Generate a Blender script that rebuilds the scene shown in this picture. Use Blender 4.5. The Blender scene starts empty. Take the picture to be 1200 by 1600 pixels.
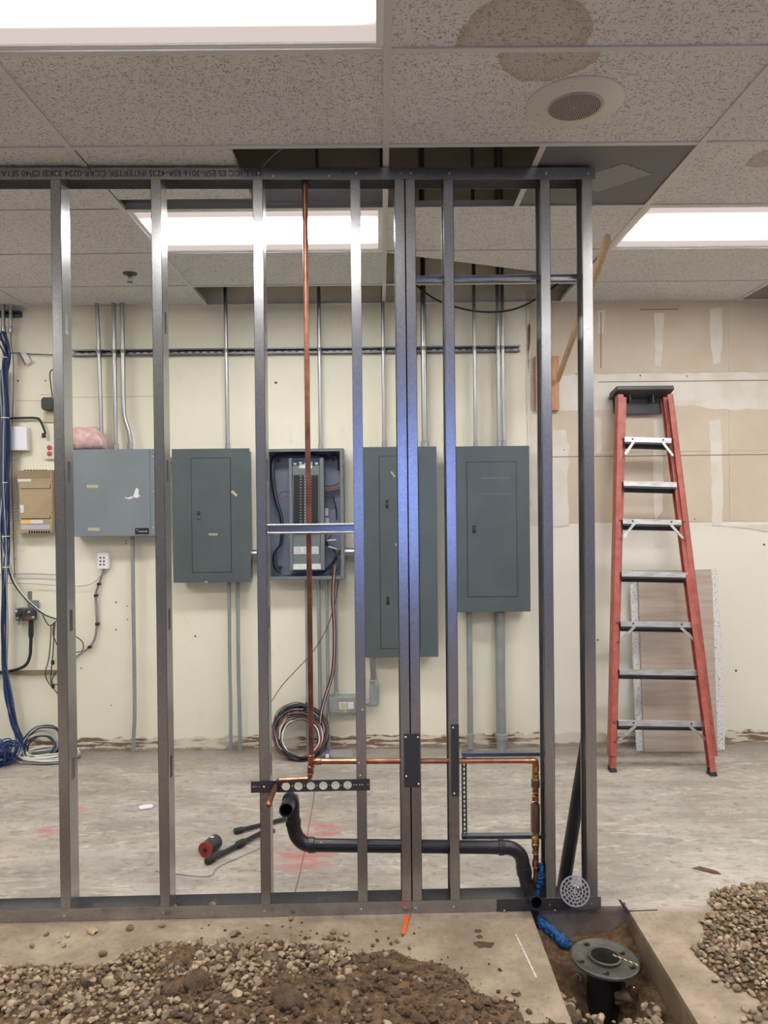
import bpy, math, random
import numpy as np
from mathutils import Vector, Matrix, noise as mnoise

SC = bpy.context.scene
COL = SC.collection
R = math.radians
random.seed(7)

# ------------------------------------------------------------------ camera
F = 1180.0                                   # focal length in pixels of the 1200x1600 frame
CAM = Vector((0.0, 0.0, 1.68))
ROT = (Matrix.Rotation(R(-0.24), 3, 'Z') @ Matrix.Rotation(R(89.5), 3, 'X') @ Matrix.Rotation(R(-0.6), 3, 'Z'))
cd = bpy.data.cameras.new('camera')
cam = bpy.data.objects.new('camera', cd)
COL.objects.link(cam)
cd.sensor_fit = 'VERTICAL'
cd.sensor_height = 36.0
cd.lens = F * 36.0 / 1600.0
cd.clip_start = 0.05
cam.location = CAM
cam.rotation_euler = ROT.to_euler()
SC.camera = cam

# ------------------------------------------------------------------ world, exposure
world = bpy.data.worlds.new('dusk_sky')
SC.world = world
world.use_nodes = True
wb = world.node_tree.nodes['Background']
wb.inputs[0].default_value = (0.24, 0.38, 1.0, 1)
wb.inputs[1].default_value = 2.1
SC.view_settings.view_transform = 'Standard'
SC.view_settings.look = 'None'
SC.view_settings.exposure = 1.74
SC.view_settings.gamma = 1.0
SC.view_settings.use_curve_mapping = False
LAMP_EDGE, LAMP_PEAK = 0.21, 11.5              # glow of the fluorescent troffers

# ------------------------------------------------------------------ dimensions of the room
YW = 5.20                                     # back wall
ZC = 3.07                                     # suspended ceiling
XG0 = 0.035                                   # one main tee of the ceiling grid
GX, GY = 1.2192, 0.6096
YG0 = 2.315                                   # one cross tee row
XL, XR, YF = XG0 - 4 * GX, XG0 + 4 * GX, YG0 - 11 * GY
ZD = 4.2                                      # roof deck
FY0, FSL = 3.09, 0.019                        # line of the stud frame
TX0, TX1, TY0, TY1 = 0.60, 1.005, 1.0, 3.13   # trench

# ------------------------------------------------------------------ where a photo pixel lies on a known plane
def ray(px, py):
    return ROT @ Vector(((px - 600.0) / F, -(py - 800.0) / F, -1.0))
def P(px, py, Y):                             # on the plane y = Y
    d = ray(px, py)
    return CAM + d * (Y / d.y)
def PZ(px, py, z=0.0):                        # on the plane z
    d = ray(px, py)
    return CAM + d * ((z - CAM.z) / d.z)
def PF(px, py, dep=0.0):                      # on the frame line, dep behind its front face: frame coordinates
    d = ray(px, py)
    t = (FY0 + dep) / (d.y - FSL * d.x)
    p = CAM + d * t
    return Vector((p.x, dep, p.z))
def FX(v):                                    # frame coordinates to world
    return Vector((v[0], FY0 + FSL * v[0] + v[1], v[2]))
def PFW(px, py, dep=0.0):
    return FX(PF(px, py, dep))
def proj(p):
    v = ROT.transposed() @ (Vector(p) - CAM)
    return 600 + F * v.x / -v.z, 800 - F * v.y / -v.z

# ------------------------------------------------------------------ materials
def mat(name, col, rough=0.55, metal=0.0, col2=None, vscale=6.0, vpos=(0.4, 0.62), bump=0.0, bscale=80.0,
        obj_random=0.0, stretch=None, detail=5.0, spec=None):
    m = bpy.data.materials.new(name)
    m.use_nodes = True
    nt = m.node_tree
    N, L = nt.nodes, nt.links
    b = N['Principled BSDF']
    b.inputs['Roughness'].default_value = rough
    b.inputs['Metallic'].default_value = metal
    if spec is not None:
        b.inputs['Specular IOR Level'].default_value = spec
    b.inputs['Base Color'].default_value = (*col, 1)
    geo = N.new('ShaderNodeNewGeometry')
    vec = geo.outputs['Position']
    if stretch:
        mp = N.new('ShaderNodeMapping')
        mp.inputs['Scale'].default_value = stretch
        L.new(vec, mp.inputs['Vector'])
        vec = mp.outputs['Vector']
    out = None
    if col2 is not None:
        n = N.new('ShaderNodeTexNoise')
        n.inputs['Scale'].default_value = vscale
        n.inputs['Detail'].default_value = detail
        L.new(vec, n.inputs['Vector'])
        r = N.new('ShaderNodeValToRGB')
        r.color_ramp.elements[0].position = vpos[0]
        r.color_ramp.elements[1].position = vpos[1]
        r.color_ramp.elements[0].color = (*col, 1)
        r.color_ramp.elements[1].color = (*col2, 1)
        L.new(n.outputs['Fac'], r.inputs['Fac'])
        out = r.outputs['Color']
    if obj_random:
        oi = N.new('ShaderNodeObjectInfo')
        ad = N.new('ShaderNodeMath'); ad.operation = 'ADD'
        L.new(oi.outputs['Random'], ad.inputs[0]); L.new(geo.outputs['Random Per Island'], ad.inputs[1])
        fr = N.new('ShaderNodeMath'); fr.operation = 'FRACT'
        L.new(ad.outputs[0], fr.inputs[0])
        mr = N.new('ShaderNodeMapRange')
        mr.inputs['To Min'].default_value = 1 - obj_random
        mr.inputs['To Max'].default_value = 1 + obj_random
        L.new(fr.outputs[0], mr.inputs['Value'])
        hs = N.new('ShaderNodeHueSaturation')
        if out: L.new(out, hs.inputs['Color'])
        else: hs.inputs['Color'].default_value = (*col, 1)
        L.new(mr.outputs[0], hs.inputs['Value'])
        out = hs.outputs['Color']
    if out: L.new(out, b.inputs['Base Color'])
    if bump:
        n2 = N.new('ShaderNodeTexNoise')
        n2.inputs['Scale'].default_value = bscale
        n2.inputs['Detail'].default_value = 4
        L.new(vec, n2.inputs['Vector'])
        bp = N.new('ShaderNodeBump')
        bp.inputs['Strength'].default_value = bump
        bp.inputs['Distance'].default_value = 0.01
        L.new(n2.outputs['Fac'], bp.inputs['Height'])
        L.new(bp.outputs['Normal'], b.inputs['Normal'])
    return m

class NT:                                     # small node-graph writer
    def __init__(s, m):
        s.N, s.L = m.node_tree.nodes, m.node_tree.links
        s.b = s.N['Principled BSDF']
        s.pos = s.N.new('ShaderNodeNewGeometry').outputs['Position']
    def set(s, sock, v):
        if isinstance(v, (int, float)): sock.default_value = v
        elif isinstance(v, tuple): sock.default_value = (*v, 1) if len(v) == 3 and sock.type == 'RGBA' else v
        else: s.L.new(v, sock)
    def math(s, op, a, b=0.0, c=0.0, clamp=False):
        n = s.N.new('ShaderNodeMath'); n.operation = op; n.use_clamp = clamp
        for i, v in enumerate((a, b, c)): s.set(n.inputs[i], v)
        return n.outputs[0]
    def sep(s, v):
        n = s.N.new('ShaderNodeSeparateXYZ'); s.L.new(v, n.inputs[0]); return n.outputs
    def mapping(s, v, scale=(1, 1, 1), loc=(0, 0, 0), rot=(0, 0, 0)):
        n = s.N.new('ShaderNodeMapping'); s.L.new(v, n.inputs[0])
        n.inputs['Scale'].default_value = scale; n.inputs['Location'].default_value = loc; n.inputs['Rotation'].default_value = rot
        return n.outputs[0]
    def noise(s, v, scale, detail=5, rough=0.55, dist=0.0):
        n = s.N.new('ShaderNodeTexNoise'); s.L.new(v, n.inputs['Vector'])
        n.inputs['Scale'].default_value = scale; n.inputs['Detail'].default_value = detail
        n.inputs['Roughness'].default_value = rough; n.inputs['Distortion'].default_value = dist
        return n.outputs['Fac']
    def voro(s, v, scale, feature='F1', out='Distance'):
        n = s.N.new('ShaderNodeTexVoronoi'); n.feature = feature; s.L.new(v, n.inputs['Vector'])
        n.inputs['Scale'].default_value = scale
        return n.outputs[out]
    def rng(s, v, a, b, c=0.0, d=1.0, smooth=True):
        n = s.N.new('ShaderNodeMapRange'); n.interpolation_type = 'SMOOTHSTEP' if smooth else 'LINEAR'
        s.set(n.inputs['Value'], v)
        for k, x in (('From Min', a), ('From Max', b), ('To Min', c), ('To Max', d)): n.inputs[k].default_value = x
        return n.outputs[0]
    def mix(s, f, a, b, mode='MIX'):
        n = s.N.new('ShaderNodeMix'); n.data_type = 'RGBA'; n.blend_type = mode
        s.set(n.inputs[0], f); s.set(n.inputs[6], a); s.set(n.inputs[7], b)
        return n.outputs[2]
    def dist(s, v, c, scale=(1, 1, 0)):
        n = s.N.new('ShaderNodeVectorMath'); n.operation = 'LENGTH'
        m_ = s.mapping(v, scale, tuple(-a * b for a, b in zip(c, scale)))
        s.L.new(m_, n.inputs[0]); return n.outputs['Value']
    def bump(s, h, strength, d=0.01):
        n = s.N.new('ShaderNodeBump'); n.inputs['Strength'].default_value = strength; n.inputs['Distance'].default_value = d
        s.set(n.inputs['Height'], h); s.L.new(n.outputs['Normal'], s.b.inputs['Normal'])
    def color(s, c): s.set(s.b.inputs['Base Color'], c)

def galvanised(name, base, rough, spangle=0.10, metal=1.0):
    m = bpy.data.materials.new(name); m.use_nodes = True
    n = NT(m)
    v = n.voro(n.pos, 150.0, 'F1', 'Color')
    g = n.sep(v)[0]
    big = n.noise(n.mapping(n.pos, (1, 1, 0.25)), 9.0, 4)
    k = n.math('ADD', n.math('MULTIPLY', g, spangle), n.rng(big, 0.3, 0.7, -0.05, 0.06))
    f = n.math('ADD', k, 0.5, clamp=True)
    n.color(n.mix(f, tuple(c * 0.72 for c in base), tuple(min(1, c * 1.18) for c in base)))
    n.b.inputs['Roughness'].default_value = rough
    n.b.inputs['Metallic'].default_value = metal
    return m

M = {}
M['stud'] = galvanised('galvanised_stud', (0.37, 0.367, 0.362), 0.27, 0.45, 0.82)
M['plate'] = mat('dark_steel_plate', (0.10, 0.10, 0.105), 0.5, 0.8)
M['emt'] = galvanised('conduit_steel', (0.42, 0.425, 0.42), 0.36, 0.05)
M['strut'] = mat('dull_strut_steel', (0.20, 0.20, 0.20), 0.5, 0.8)
M['paintpipe'] = mat('grey_painted_conduit', (0.26, 0.285, 0.28), 0.45, 0.2, (0.31, 0.33, 0.32), 12)
M['panel'] = mat('panel_grey_paint', (0.085, 0.105, 0.104), 0.33, 0.0, (0.096, 0.117, 0.116), 5, bump=0.03, bscale=300)
M['panel_light'] = mat('panel_light_grey_paint', (0.185, 0.215, 0.23), 0.5, 0.0, (0.205, 0.235, 0.25), 4)
M['panel_in'] = mat('panel_inside_grey', (0.17, 0.19, 0.24), 0.4, 0.0, (0.20, 0.22, 0.27), 4)
M['trim_grey'] = mat('panel_trim_grey', (0.15, 0.175, 0.175), 0.45)
M['black'] = mat('black_plastic', (0.012, 0.012, 0.013), 0.42)
M['rubber'] = mat('black_rubber', (0.018, 0.017, 0.017), 0.6)
M['abs'] = mat('black_drain_plastic', (0.013, 0.013, 0.014), 0.36, 0, (0.022, 0.021, 0.021), 14, bump=0.05, bscale=200)
M['dark'] = mat('dark_gap', (0.004, 0.004, 0.004), 0.9)
M['copper'] = mat('copper', (0.44, 0.185, 0.11), 0.30, 1.0, (0.56, 0.27, 0.165), 22)
M['copper_old'] = mat('copper_dull', (0.27, 0.115, 0.075), 0.36, 1.0, (0.38, 0.175, 0.115), 18)
M['brass'] = mat('brass', (0.62, 0.42, 0.14), 0.28, 1.0)
M['bronze'] = mat('bronze_valve', (0.24, 0.16, 0.12), 0.45, 0.9)
M['solder'] = mat('solder_ring', (0.78, 0.62, 0.5), 0.22, 1.0)
M['white'] = mat('white_plastic', (0.78, 0.77, 0.78), 0.45)
M['offwhite'] = mat('offwhite_plastic', (0.70, 0.68, 0.60), 0.5)
M['label'] = mat('paper_label', (0.72, 0.72, 0.70), 0.6, 0, (0.60, 0.60, 0.58), 90)
M['tape'] = mat('masking_tape', (0.50, 0.44, 0.27), 0.7)
M['red_orange'] = mat('red_outlet_plastic', (0.52, 0.09, 0.03), 0.5)
M['red'] = mat('red_plastic', (0.35, 0.03, 0.03), 0.4)
M['tan'] = mat('tan_plastic', (0.36, 0.27, 0.155), 0.55, 0, (0.40, 0.305, 0.18), 7)
M['tan_dark'] = mat('tan_plastic_band', (0.27, 0.195, 0.11), 0.55)
M['yellow'] = mat('yellow_sticker', (0.75, 0.52, 0.10), 0.6)
M['silver_label'] = mat('silver_sticker', (0.45, 0.46, 0.50), 0.4)
M['pink'] = mat('pink_plastic_wrap', (0.62, 0.36, 0.33), 0.45, 0, (0.70, 0.52, 0.47), 24, bump=0.5, bscale=35)
M['blue'] = mat('blue_cable', (0.020, 0.050, 0.17), 0.45)
M['navy'] = mat('navy_cable', (0.012, 0.02, 0.06), 0.45)
M['greyc'] = mat('grey_cable', (0.30, 0.31, 0.33), 0.5)
M['whitec'] = mat('white_cable', (0.68, 0.66, 0.58), 0.5)
M['redc'] = mat('red_wire', (0.28, 0.05, 0.05), 0.45)
M['brownc'] = mat('brown_wire', (0.16, 0.07, 0.05), 0.45)
M['bluewrap'] = mat('blue_plastic_sleeve', (0.012, 0.085, 0.26), 0.38, 0, (0.03, 0.17, 0.42), 40, bump=0.6, bscale=60)
M['fibreglass'] = mat('red_fibreglass', (0.36, 0.085, 0.06), 0.5, 0, (0.44, 0.125, 0.09), 16)
M['alu'] = mat('aluminium_step', (0.66, 0.66, 0.66), 0.42, 0.75, (0.50, 0.48, 0.45), 11, stretch=(1, 1, 6))
M['topcap'] = mat('dark_grey_ladder_top', (0.055, 0.055, 0.058), 0.5)
M['orange'] = mat('orange_plastic', (0.75, 0.13, 0.03), 0.45)
M['steel'] = mat('bright_steel', (0.62, 0.62, 0.62), 0.3, 1.0)
M['satin'] = mat('satin_nickel', (0.50, 0.48, 0.43), 0.4, 0.45)
M['iron'] = mat('coated_cast_iron', (0.062, 0.062, 0.045), 0.5, 0.1, (0.095, 0.092, 0.07), 30)
M['wood'] = mat('raw_lumber', (0.50, 0.33, 0.17), 0.65, 0, (0.60, 0.43, 0.25), 9, stretch=(6, 6, 1))
M['woodred'] = mat('reddish_lumber', (0.44, 0.22, 0.115), 0.6, 0, (0.53, 0.29, 0.16), 9, stretch=(6, 6, 1))
M['ply'] = mat('plywood', (0.40, 0.32, 0.255), 0.65, 0, (0.50, 0.42, 0.345), 5, stretch=(0.6, 1, 9), vpos=(0.3, 0.7))
M['soil'] = mat('brown_soil', (0.105, 0.058, 0.027), 0.95, 0, (0.205, 0.125, 0.063), 34, bump=1.0, bscale=150)
M['clod'] = mat('damp_soil_clod', (0.095, 0.058, 0.034), 0.95, 0, (0.15, 0.095, 0.055), 30, bump=1.0, bscale=120)
M['stone'] = mat('river_gravel', (0.235, 0.165, 0.098), 0.78, 0, (0.37, 0.28, 0.18), 24, obj_random=0.55, bump=0.4, bscale=160)
M['tee'] = mat('white_ceiling_tee', (0.60, 0.60, 0.59), 0.5)
M['fixture'] = mat('white_fixture_enamel', (0.72, 0.72, 0.71), 0.4)
M['spk'] = mat('white_speaker_metal', (0.62, 0.60, 0.56), 0.5)
M['spkgrey'] = mat('speaker_grille', (0.42, 0.41, 0.39), 0.6)
M['deck'] = mat('roof_deck_paint', (0.075, 0.078, 0.09), 0.8)
M['tan_paper'] = mat('bare_drywall_paper', (0.56, 0.47, 0.355), 0.85, 0, (0.60, 0.515, 0.40), 3.5)
M['mud'] = mat('joint_compound', (0.70, 0.66, 0.58), 0.85, 0, (0.65, 0.60, 0.50), 7)
M['seam'] = mat('drywall_seam', (0.24, 0.15, 0.11), 0.9)
M['hole'] = mat('wall_chip', (0.10, 0.09, 0.07), 0.9)
M['ink'] = mat('black_ink', (0.03, 0.03, 0.035), 0.6)
M['chip'] = mat('white_primer_chip', (0.75, 0.74, 0.70), 0.7)
M['foam'] = mat('white_tile_board', (0.72, 0.71, 0.68), 0.85, 0, (0.36, 0.35, 0.33), 95, vpos=(0.56, 0.64))
M['sidepaint'] = mat('cream_side_wall', (0.60, 0.57, 0.49), 0.7)
M['frontpaint'] = mat('dark_taupe_shop_wall', (0.19, 0.175, 0.16), 0.7)  # unseen wall, coloured dark to darken reflections in the studs
M['purple'] = mat('purple_cap', (0.10, 0.05, 0.30), 0.4)
M['enclosure'] = mat('dark_enclosure', (0.06, 0.06, 0.062), 0.5)
M['redpaint'] = mat('red_marking_chalk', (0.36, 0.10, 0.09), 0.9)
M['crackm'] = mat('slab_crack_fill', (0.16, 0.14, 0.12), 0.9)
M['glass'] = bpy.data.materials.new('clear_plastic'); M['glass'].use_nodes = True
gb = M['glass'].node_tree.nodes['Principled BSDF']
gb.inputs['Transmission Weight'].default_value = 0.9; gb.inputs['Roughness'].default_value = 0.12; gb.inputs['IOR'].default_value = 1.15
gb.inputs['Base Color'].default_value = (0.85, 0.87, 0.88, 1)

# painted back wall: cream paint, torn glue line where the baseboard came off
m = bpy.data.materials.new('cream_wall_paint'); m.use_nodes = True; M['wall'] = m
n = NT(m); s = n.sep(n.pos)
base = n.mix(n.rng(n.noise(n.pos, 1.6, 4), 0.35, 0.7), (0.775, 0.735, 0.565), (0.81, 0.78, 0.63))
fine = n.rng(n.noise(n.mapping(n.pos, (1, 1, 0.5)), 7, 5), 0.62, 0.80)
base = n.mix(n.math('MULTIPLY', fine, 0.35), base, (0.50, 0.46, 0.36))
right = n.rng(s[0], 0.95, 1.08)
base = n.mix(n.math('MULTIPLY', right, 0.8), base, (0.75, 0.72, 0.625))
zn = n.math('ADD', s[2], n.math('MULTIPLY', n.math('SUBTRACT', n.noise(n.pos, 9, 5), 0.5), 0.10))
strip = n.math('MULTIPLY', n.rng(zn, 0.085, 0.10, 1, 0), 1.0)
base = n.mix(strip, base, (0.66, 0.60, 0.47))
glue = n.rng(n.noise(n.mapping(n.pos, (1.4, 1, 11)), 4.2, 6, 0.6), 0.47, 0.52)
patch = n.rng(n.noise(n.mapping(n.pos, (1, 1, 0.3), (3.1, 0, 0)), 1.7, 3), 0.40, 0.50)
gm = n.math('MULTIPLY', n.math('MULTIPLY', glue, patch), strip)
base = n.mix(gm, base, (0.20, 0.125, 0.075))
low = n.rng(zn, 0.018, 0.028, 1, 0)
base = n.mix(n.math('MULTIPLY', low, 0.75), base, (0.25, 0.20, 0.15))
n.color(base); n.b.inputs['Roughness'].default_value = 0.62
n.bump(n.math('ADD', n.noise(n.pos, 60, 4), n.math('MULTIPLY', gm, -1.5)), 0.12, 0.006)

# concrete slab
m = bpy.data.materials.new('worn_concrete'); m.use_nodes = True; M['concrete'] = m
n = NT(m); s = n.sep(n.pos)
sm = n.mapping(n.pos, (0.8, 2.2, 1))
c = n.mix(n.rng(n.noise(sm, 1.9, 7, 0.65), 0.36, 0.64), (0.31, 0.272, 0.228), (0.44, 0.398, 0.342))
c = n.mix(n.rng(n.noise(n.mapping(n.pos, (0.7, 1.9, 1), (5, 2, 0)), 3.3, 8, 0.7, 0.8), 0.55, 0.70), c, (0.57, 0.525, 0.445))
c = n.mix(n.math('MULTIPLY', n.rng(n.noise(n.mapping(n.pos, (0.9, 2.6, 1), (1, 8, 0)), 4.6, 8, 0.7, 1.2), 0.56, 0.72), 0.8), c, (0.215, 0.185, 0.155))
c = n.mix(n.math('MULTIPLY', n.rng(n.noise(n.pos, 2.3, 3), 0.5, 0.75), 0.5), c, (0.53, 0.45, 0.34))
c = n.mix(n.math('MULTIPLY', n.rng(n.noise(n.mapping(n.pos, (0.8, 1.5, 1)), 17, 8, 0.75, 0.6), 0.50, 0.64), 0.62), c, (0.20, 0.17, 0.138))
c = n.mix(n.math('MULTIPLY', n.rng(n.noise(n.mapping(n.pos, (0.7, 1.8, 1), (9, 3, 0)), 11, 8, 0.75, 0.8), 0.54, 0.68), 0.65), c, (0.66, 0.61, 0.51))
near = n.rng(s[1], 3.05, 3.14, 1, 0)
sand = n.mix(n.rng(n.noise(n.pos, 5, 8, 0.7), 0.35, 0.68), (0.245, 0.172, 0.106), (0.43, 0.328, 0.22))
sand = n.mix(n.math('MULTIPLY', n.rng(n.noise(n.pos, 23, 8, 0.75), 0.50, 0.70), 0.6), sand, (0.17, 0.12, 0.075))
c = n.mix(n.math('MULTIPLY', near, 0.85), c, sand)
dirt = n.math('MULTIPLY', n.rng(s[2], -0.03, -0.004, 1, 0), n.rng(n.noise(n.pos, 6, 6, 0.65), 0.3, 0.6, 0.25, 0.75))
c = n.mix(dirt, c, (0.16, 0.105, 0.06))
spots = n.rng(n.noise(n.pos, 48, 4), 0.645, 0.70)
c = n.mix(n.math('MULTIPLY', spots, 0.65), c, (0.13, 0.10, 0.07))
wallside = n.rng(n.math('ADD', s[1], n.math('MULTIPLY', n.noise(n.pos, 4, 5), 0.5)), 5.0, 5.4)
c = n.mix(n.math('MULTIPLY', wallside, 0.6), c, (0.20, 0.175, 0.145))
redn = n.noise(n.mapping(n.pos, (1, 2.2, 1), (2, 1, 0), (0, 0, 0.5)), 7, 6, 0.65)
for (qx, qy, rad) in ((480, 1338, 0.30), (505, 1300, 0.22), (70, 1300, 0.14), (128, 1264, 0.12)):
    q = PZ(qx, qy)
    dm = n.rng(n.dist(n.pos, q, (1, 0.8, 0)), rad * 0.1, rad, 1, 0)
    rm = n.math('MULTIPLY', n.rng(n.math('ADD', redn, n.math('MULTIPLY', dm, 0.22)), 0.55, 0.85), dm)
    c = n.mix(n.math('MULTIPLY', rm, 0.85), c, (0.48, 0.15, 0.14))
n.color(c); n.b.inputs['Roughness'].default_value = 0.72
n.bump(n.math('ADD', n.noise(n.pos, 30, 7, 0.7), n.math('MULTIPLY', spots, -0.4)), 0.28, 0.012)

# mineral-fibre ceiling tile with water stains
m = bpy.data.materials.new('fissured_ceiling_tile'); m.use_nodes = True; M['tile'] = m
n = NT(m)
v1 = n.noise(n.mapping(n.pos, (1, 2.4, 1), (0, 0, 0), (0, 0, 0.6)), 78, 2, 0.5)
v2 = n.noise(n.mapping(n.pos, (2.2, 1, 1), (4, 0, 0), (0, 0, -0.5)), 92, 2, 0.5)
fl = n.math('MAXIMUM', n.rng(v1, 0.60, 0.66), n.rng(v2, 0.60, 0.66))
base = n.mix(n.rng(n.noise(n.pos, 1.3, 3), 0.3, 0.7), (0.655, 0.655, 0.66), (0.71, 0.71, 0.715))
wob = n.math('MULTIPLY', n.math('SUBTRACT', n.noise(n.pos, 6, 4), 0.5), 0.10)
ty = n.sep(n.pos)[1]
for (qx, qy, rad, sy, ya, yb) in ((812, 70, 0.205, 0.80, 0, YG0), (857, 84, 0.150, 0.95, YG0, 9), (1200, 247, 0.085, 0.9, 0, 9)):
    q = PZ(qx, qy, ZC)
    d = n.math('ADD', n.dist(n.pos, q, (1, sy, 0)), wob)
    ins = n.math('MULTIPLY', n.rng(d, rad * 0.97, rad, 1, 0), n.math('MULTIPLY', n.math('GREATER_THAN', ty, ya), n.math('LESS_THAN', ty, yb)))
    rim = n.math('MULTIPLY', n.rng(d, rad * 0.72, rad * 0.98), ins)
    base = n.mix(n.math('ADD', n.math('MULTIPLY', ins, 0.42), n.math('MULTIPLY', rim, 0.16)), base, (0.34, 0.24, 0.14))
n.color(n.mix(n.math('MULTIPLY', fl, 0.72), base, (0.20, 0.185, 0.165)))
n.b.inputs['Roughness'].default_value = 0.9
n.bump(n.math('MULTIPLY', fl, -1.0), 0.5, 0.004)

# perforated return-air sheet: rows of small dark holes
m = bpy.data.materials.new('perforated_sheet'); m.use_nodes = True; M['perf'] = m
n = NT(m)
pv = n.sep(n.mapping(n.pos, (90, 90, 90)))
hx = n.math('SINE', n.math('MULTIPLY', pv[0], 2 * math.pi)); hy = n.math('SINE', n.math('MULTIPLY', pv[1], 2 * math.pi))
hole = n.rng(n.math('MULTIPLY', hx, hy), 0.02, 0.3)
n.color(n.mix(hole, (0.23, 0.23, 0.235), (0.02, 0.02, 0.02))); n.b.inputs['Roughness'].default_value = 0.6
m = bpy.data.materials.new('perforated_sheet_pale'); m.use_nodes = True; M['perf2'] = m
n = NT(m)
pv = n.sep(n.mapping(n.pos, (90, 90, 90)))
hx = n.math('SINE', n.math('MULTIPLY', pv[0], 2 * math.pi)); hy = n.math('SINE', n.math('MULTIPLY', pv[1], 2 * math.pi))
hole = n.rng(n.math('MULTIPLY', hx, hy), 0.1, 0.4)
n.color(n.mix(hole, (0.34, 0.335, 0.325), (0.05, 0.05, 0.05))); n.b.inputs['Roughness'].default_value = 0.6

# fluorescent lens: two tubes glowing behind a prismatic sheet
m = bpy.data.materials.new('fluorescent_lens'); m.use_nodes = True; M['lens'] = m
n = NT(m)
tc = n.N.new('ShaderNodeTexCoord'); o = n.sep(tc.outputs['Object'])
ay = n.math('ABSOLUTE', o[1]); ax = n.math('ABSOLUTE', o[0])
band = n.rng(n.math('ABSOLUTE', n.math('SUBTRACT', ay, 0.075)), 0.01, 0.125, 1, 0.0)
ends = n.rng(ax, 0.47, 0.585, 1, 0.10)
k = n.math('MULTIPLY', band, ends)
em = n.N.new('ShaderNodeEmission')
n.set(em.inputs['Color'], n.mix(k, (1.0, 0.86, 0.79), (0.965, 0.985, 1.0)))
n.set(em.inputs['Strength'], n.math('ADD', n.math('MULTIPLY', k, LAMP_PEAK), LAMP_EDGE))
n.L.new(em.outputs[0], n.N['Material Output'].inputs['Surface'])

# ------------------------------------------------------------------ mesh builder
WPOS = {}                                     # world position of each object's origin
def tag(o, label=None, cat=None, group=None, kind=None):
    if label: o['label'] = label
    if cat: o['category'] = cat
    if group: o['group'] = group
    if kind: o['kind'] = kind
    return o
def link(o, world_loc, parent=None):
    COL.objects.link(o)
    w = Vector(world_loc)
    WPOS[o.name] = w
    if parent is not None:
        o.parent = parent
        o.location = w - WPOS[parent.name]
    else:
        o.location = w
    return o
def thing(name, label, cat, loc, group=None):
    o = bpy.data.objects.new(name, None)
    o.empty_display_size = 0.05
    link(o, loc)
    return tag(o, label, cat, group)

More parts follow.
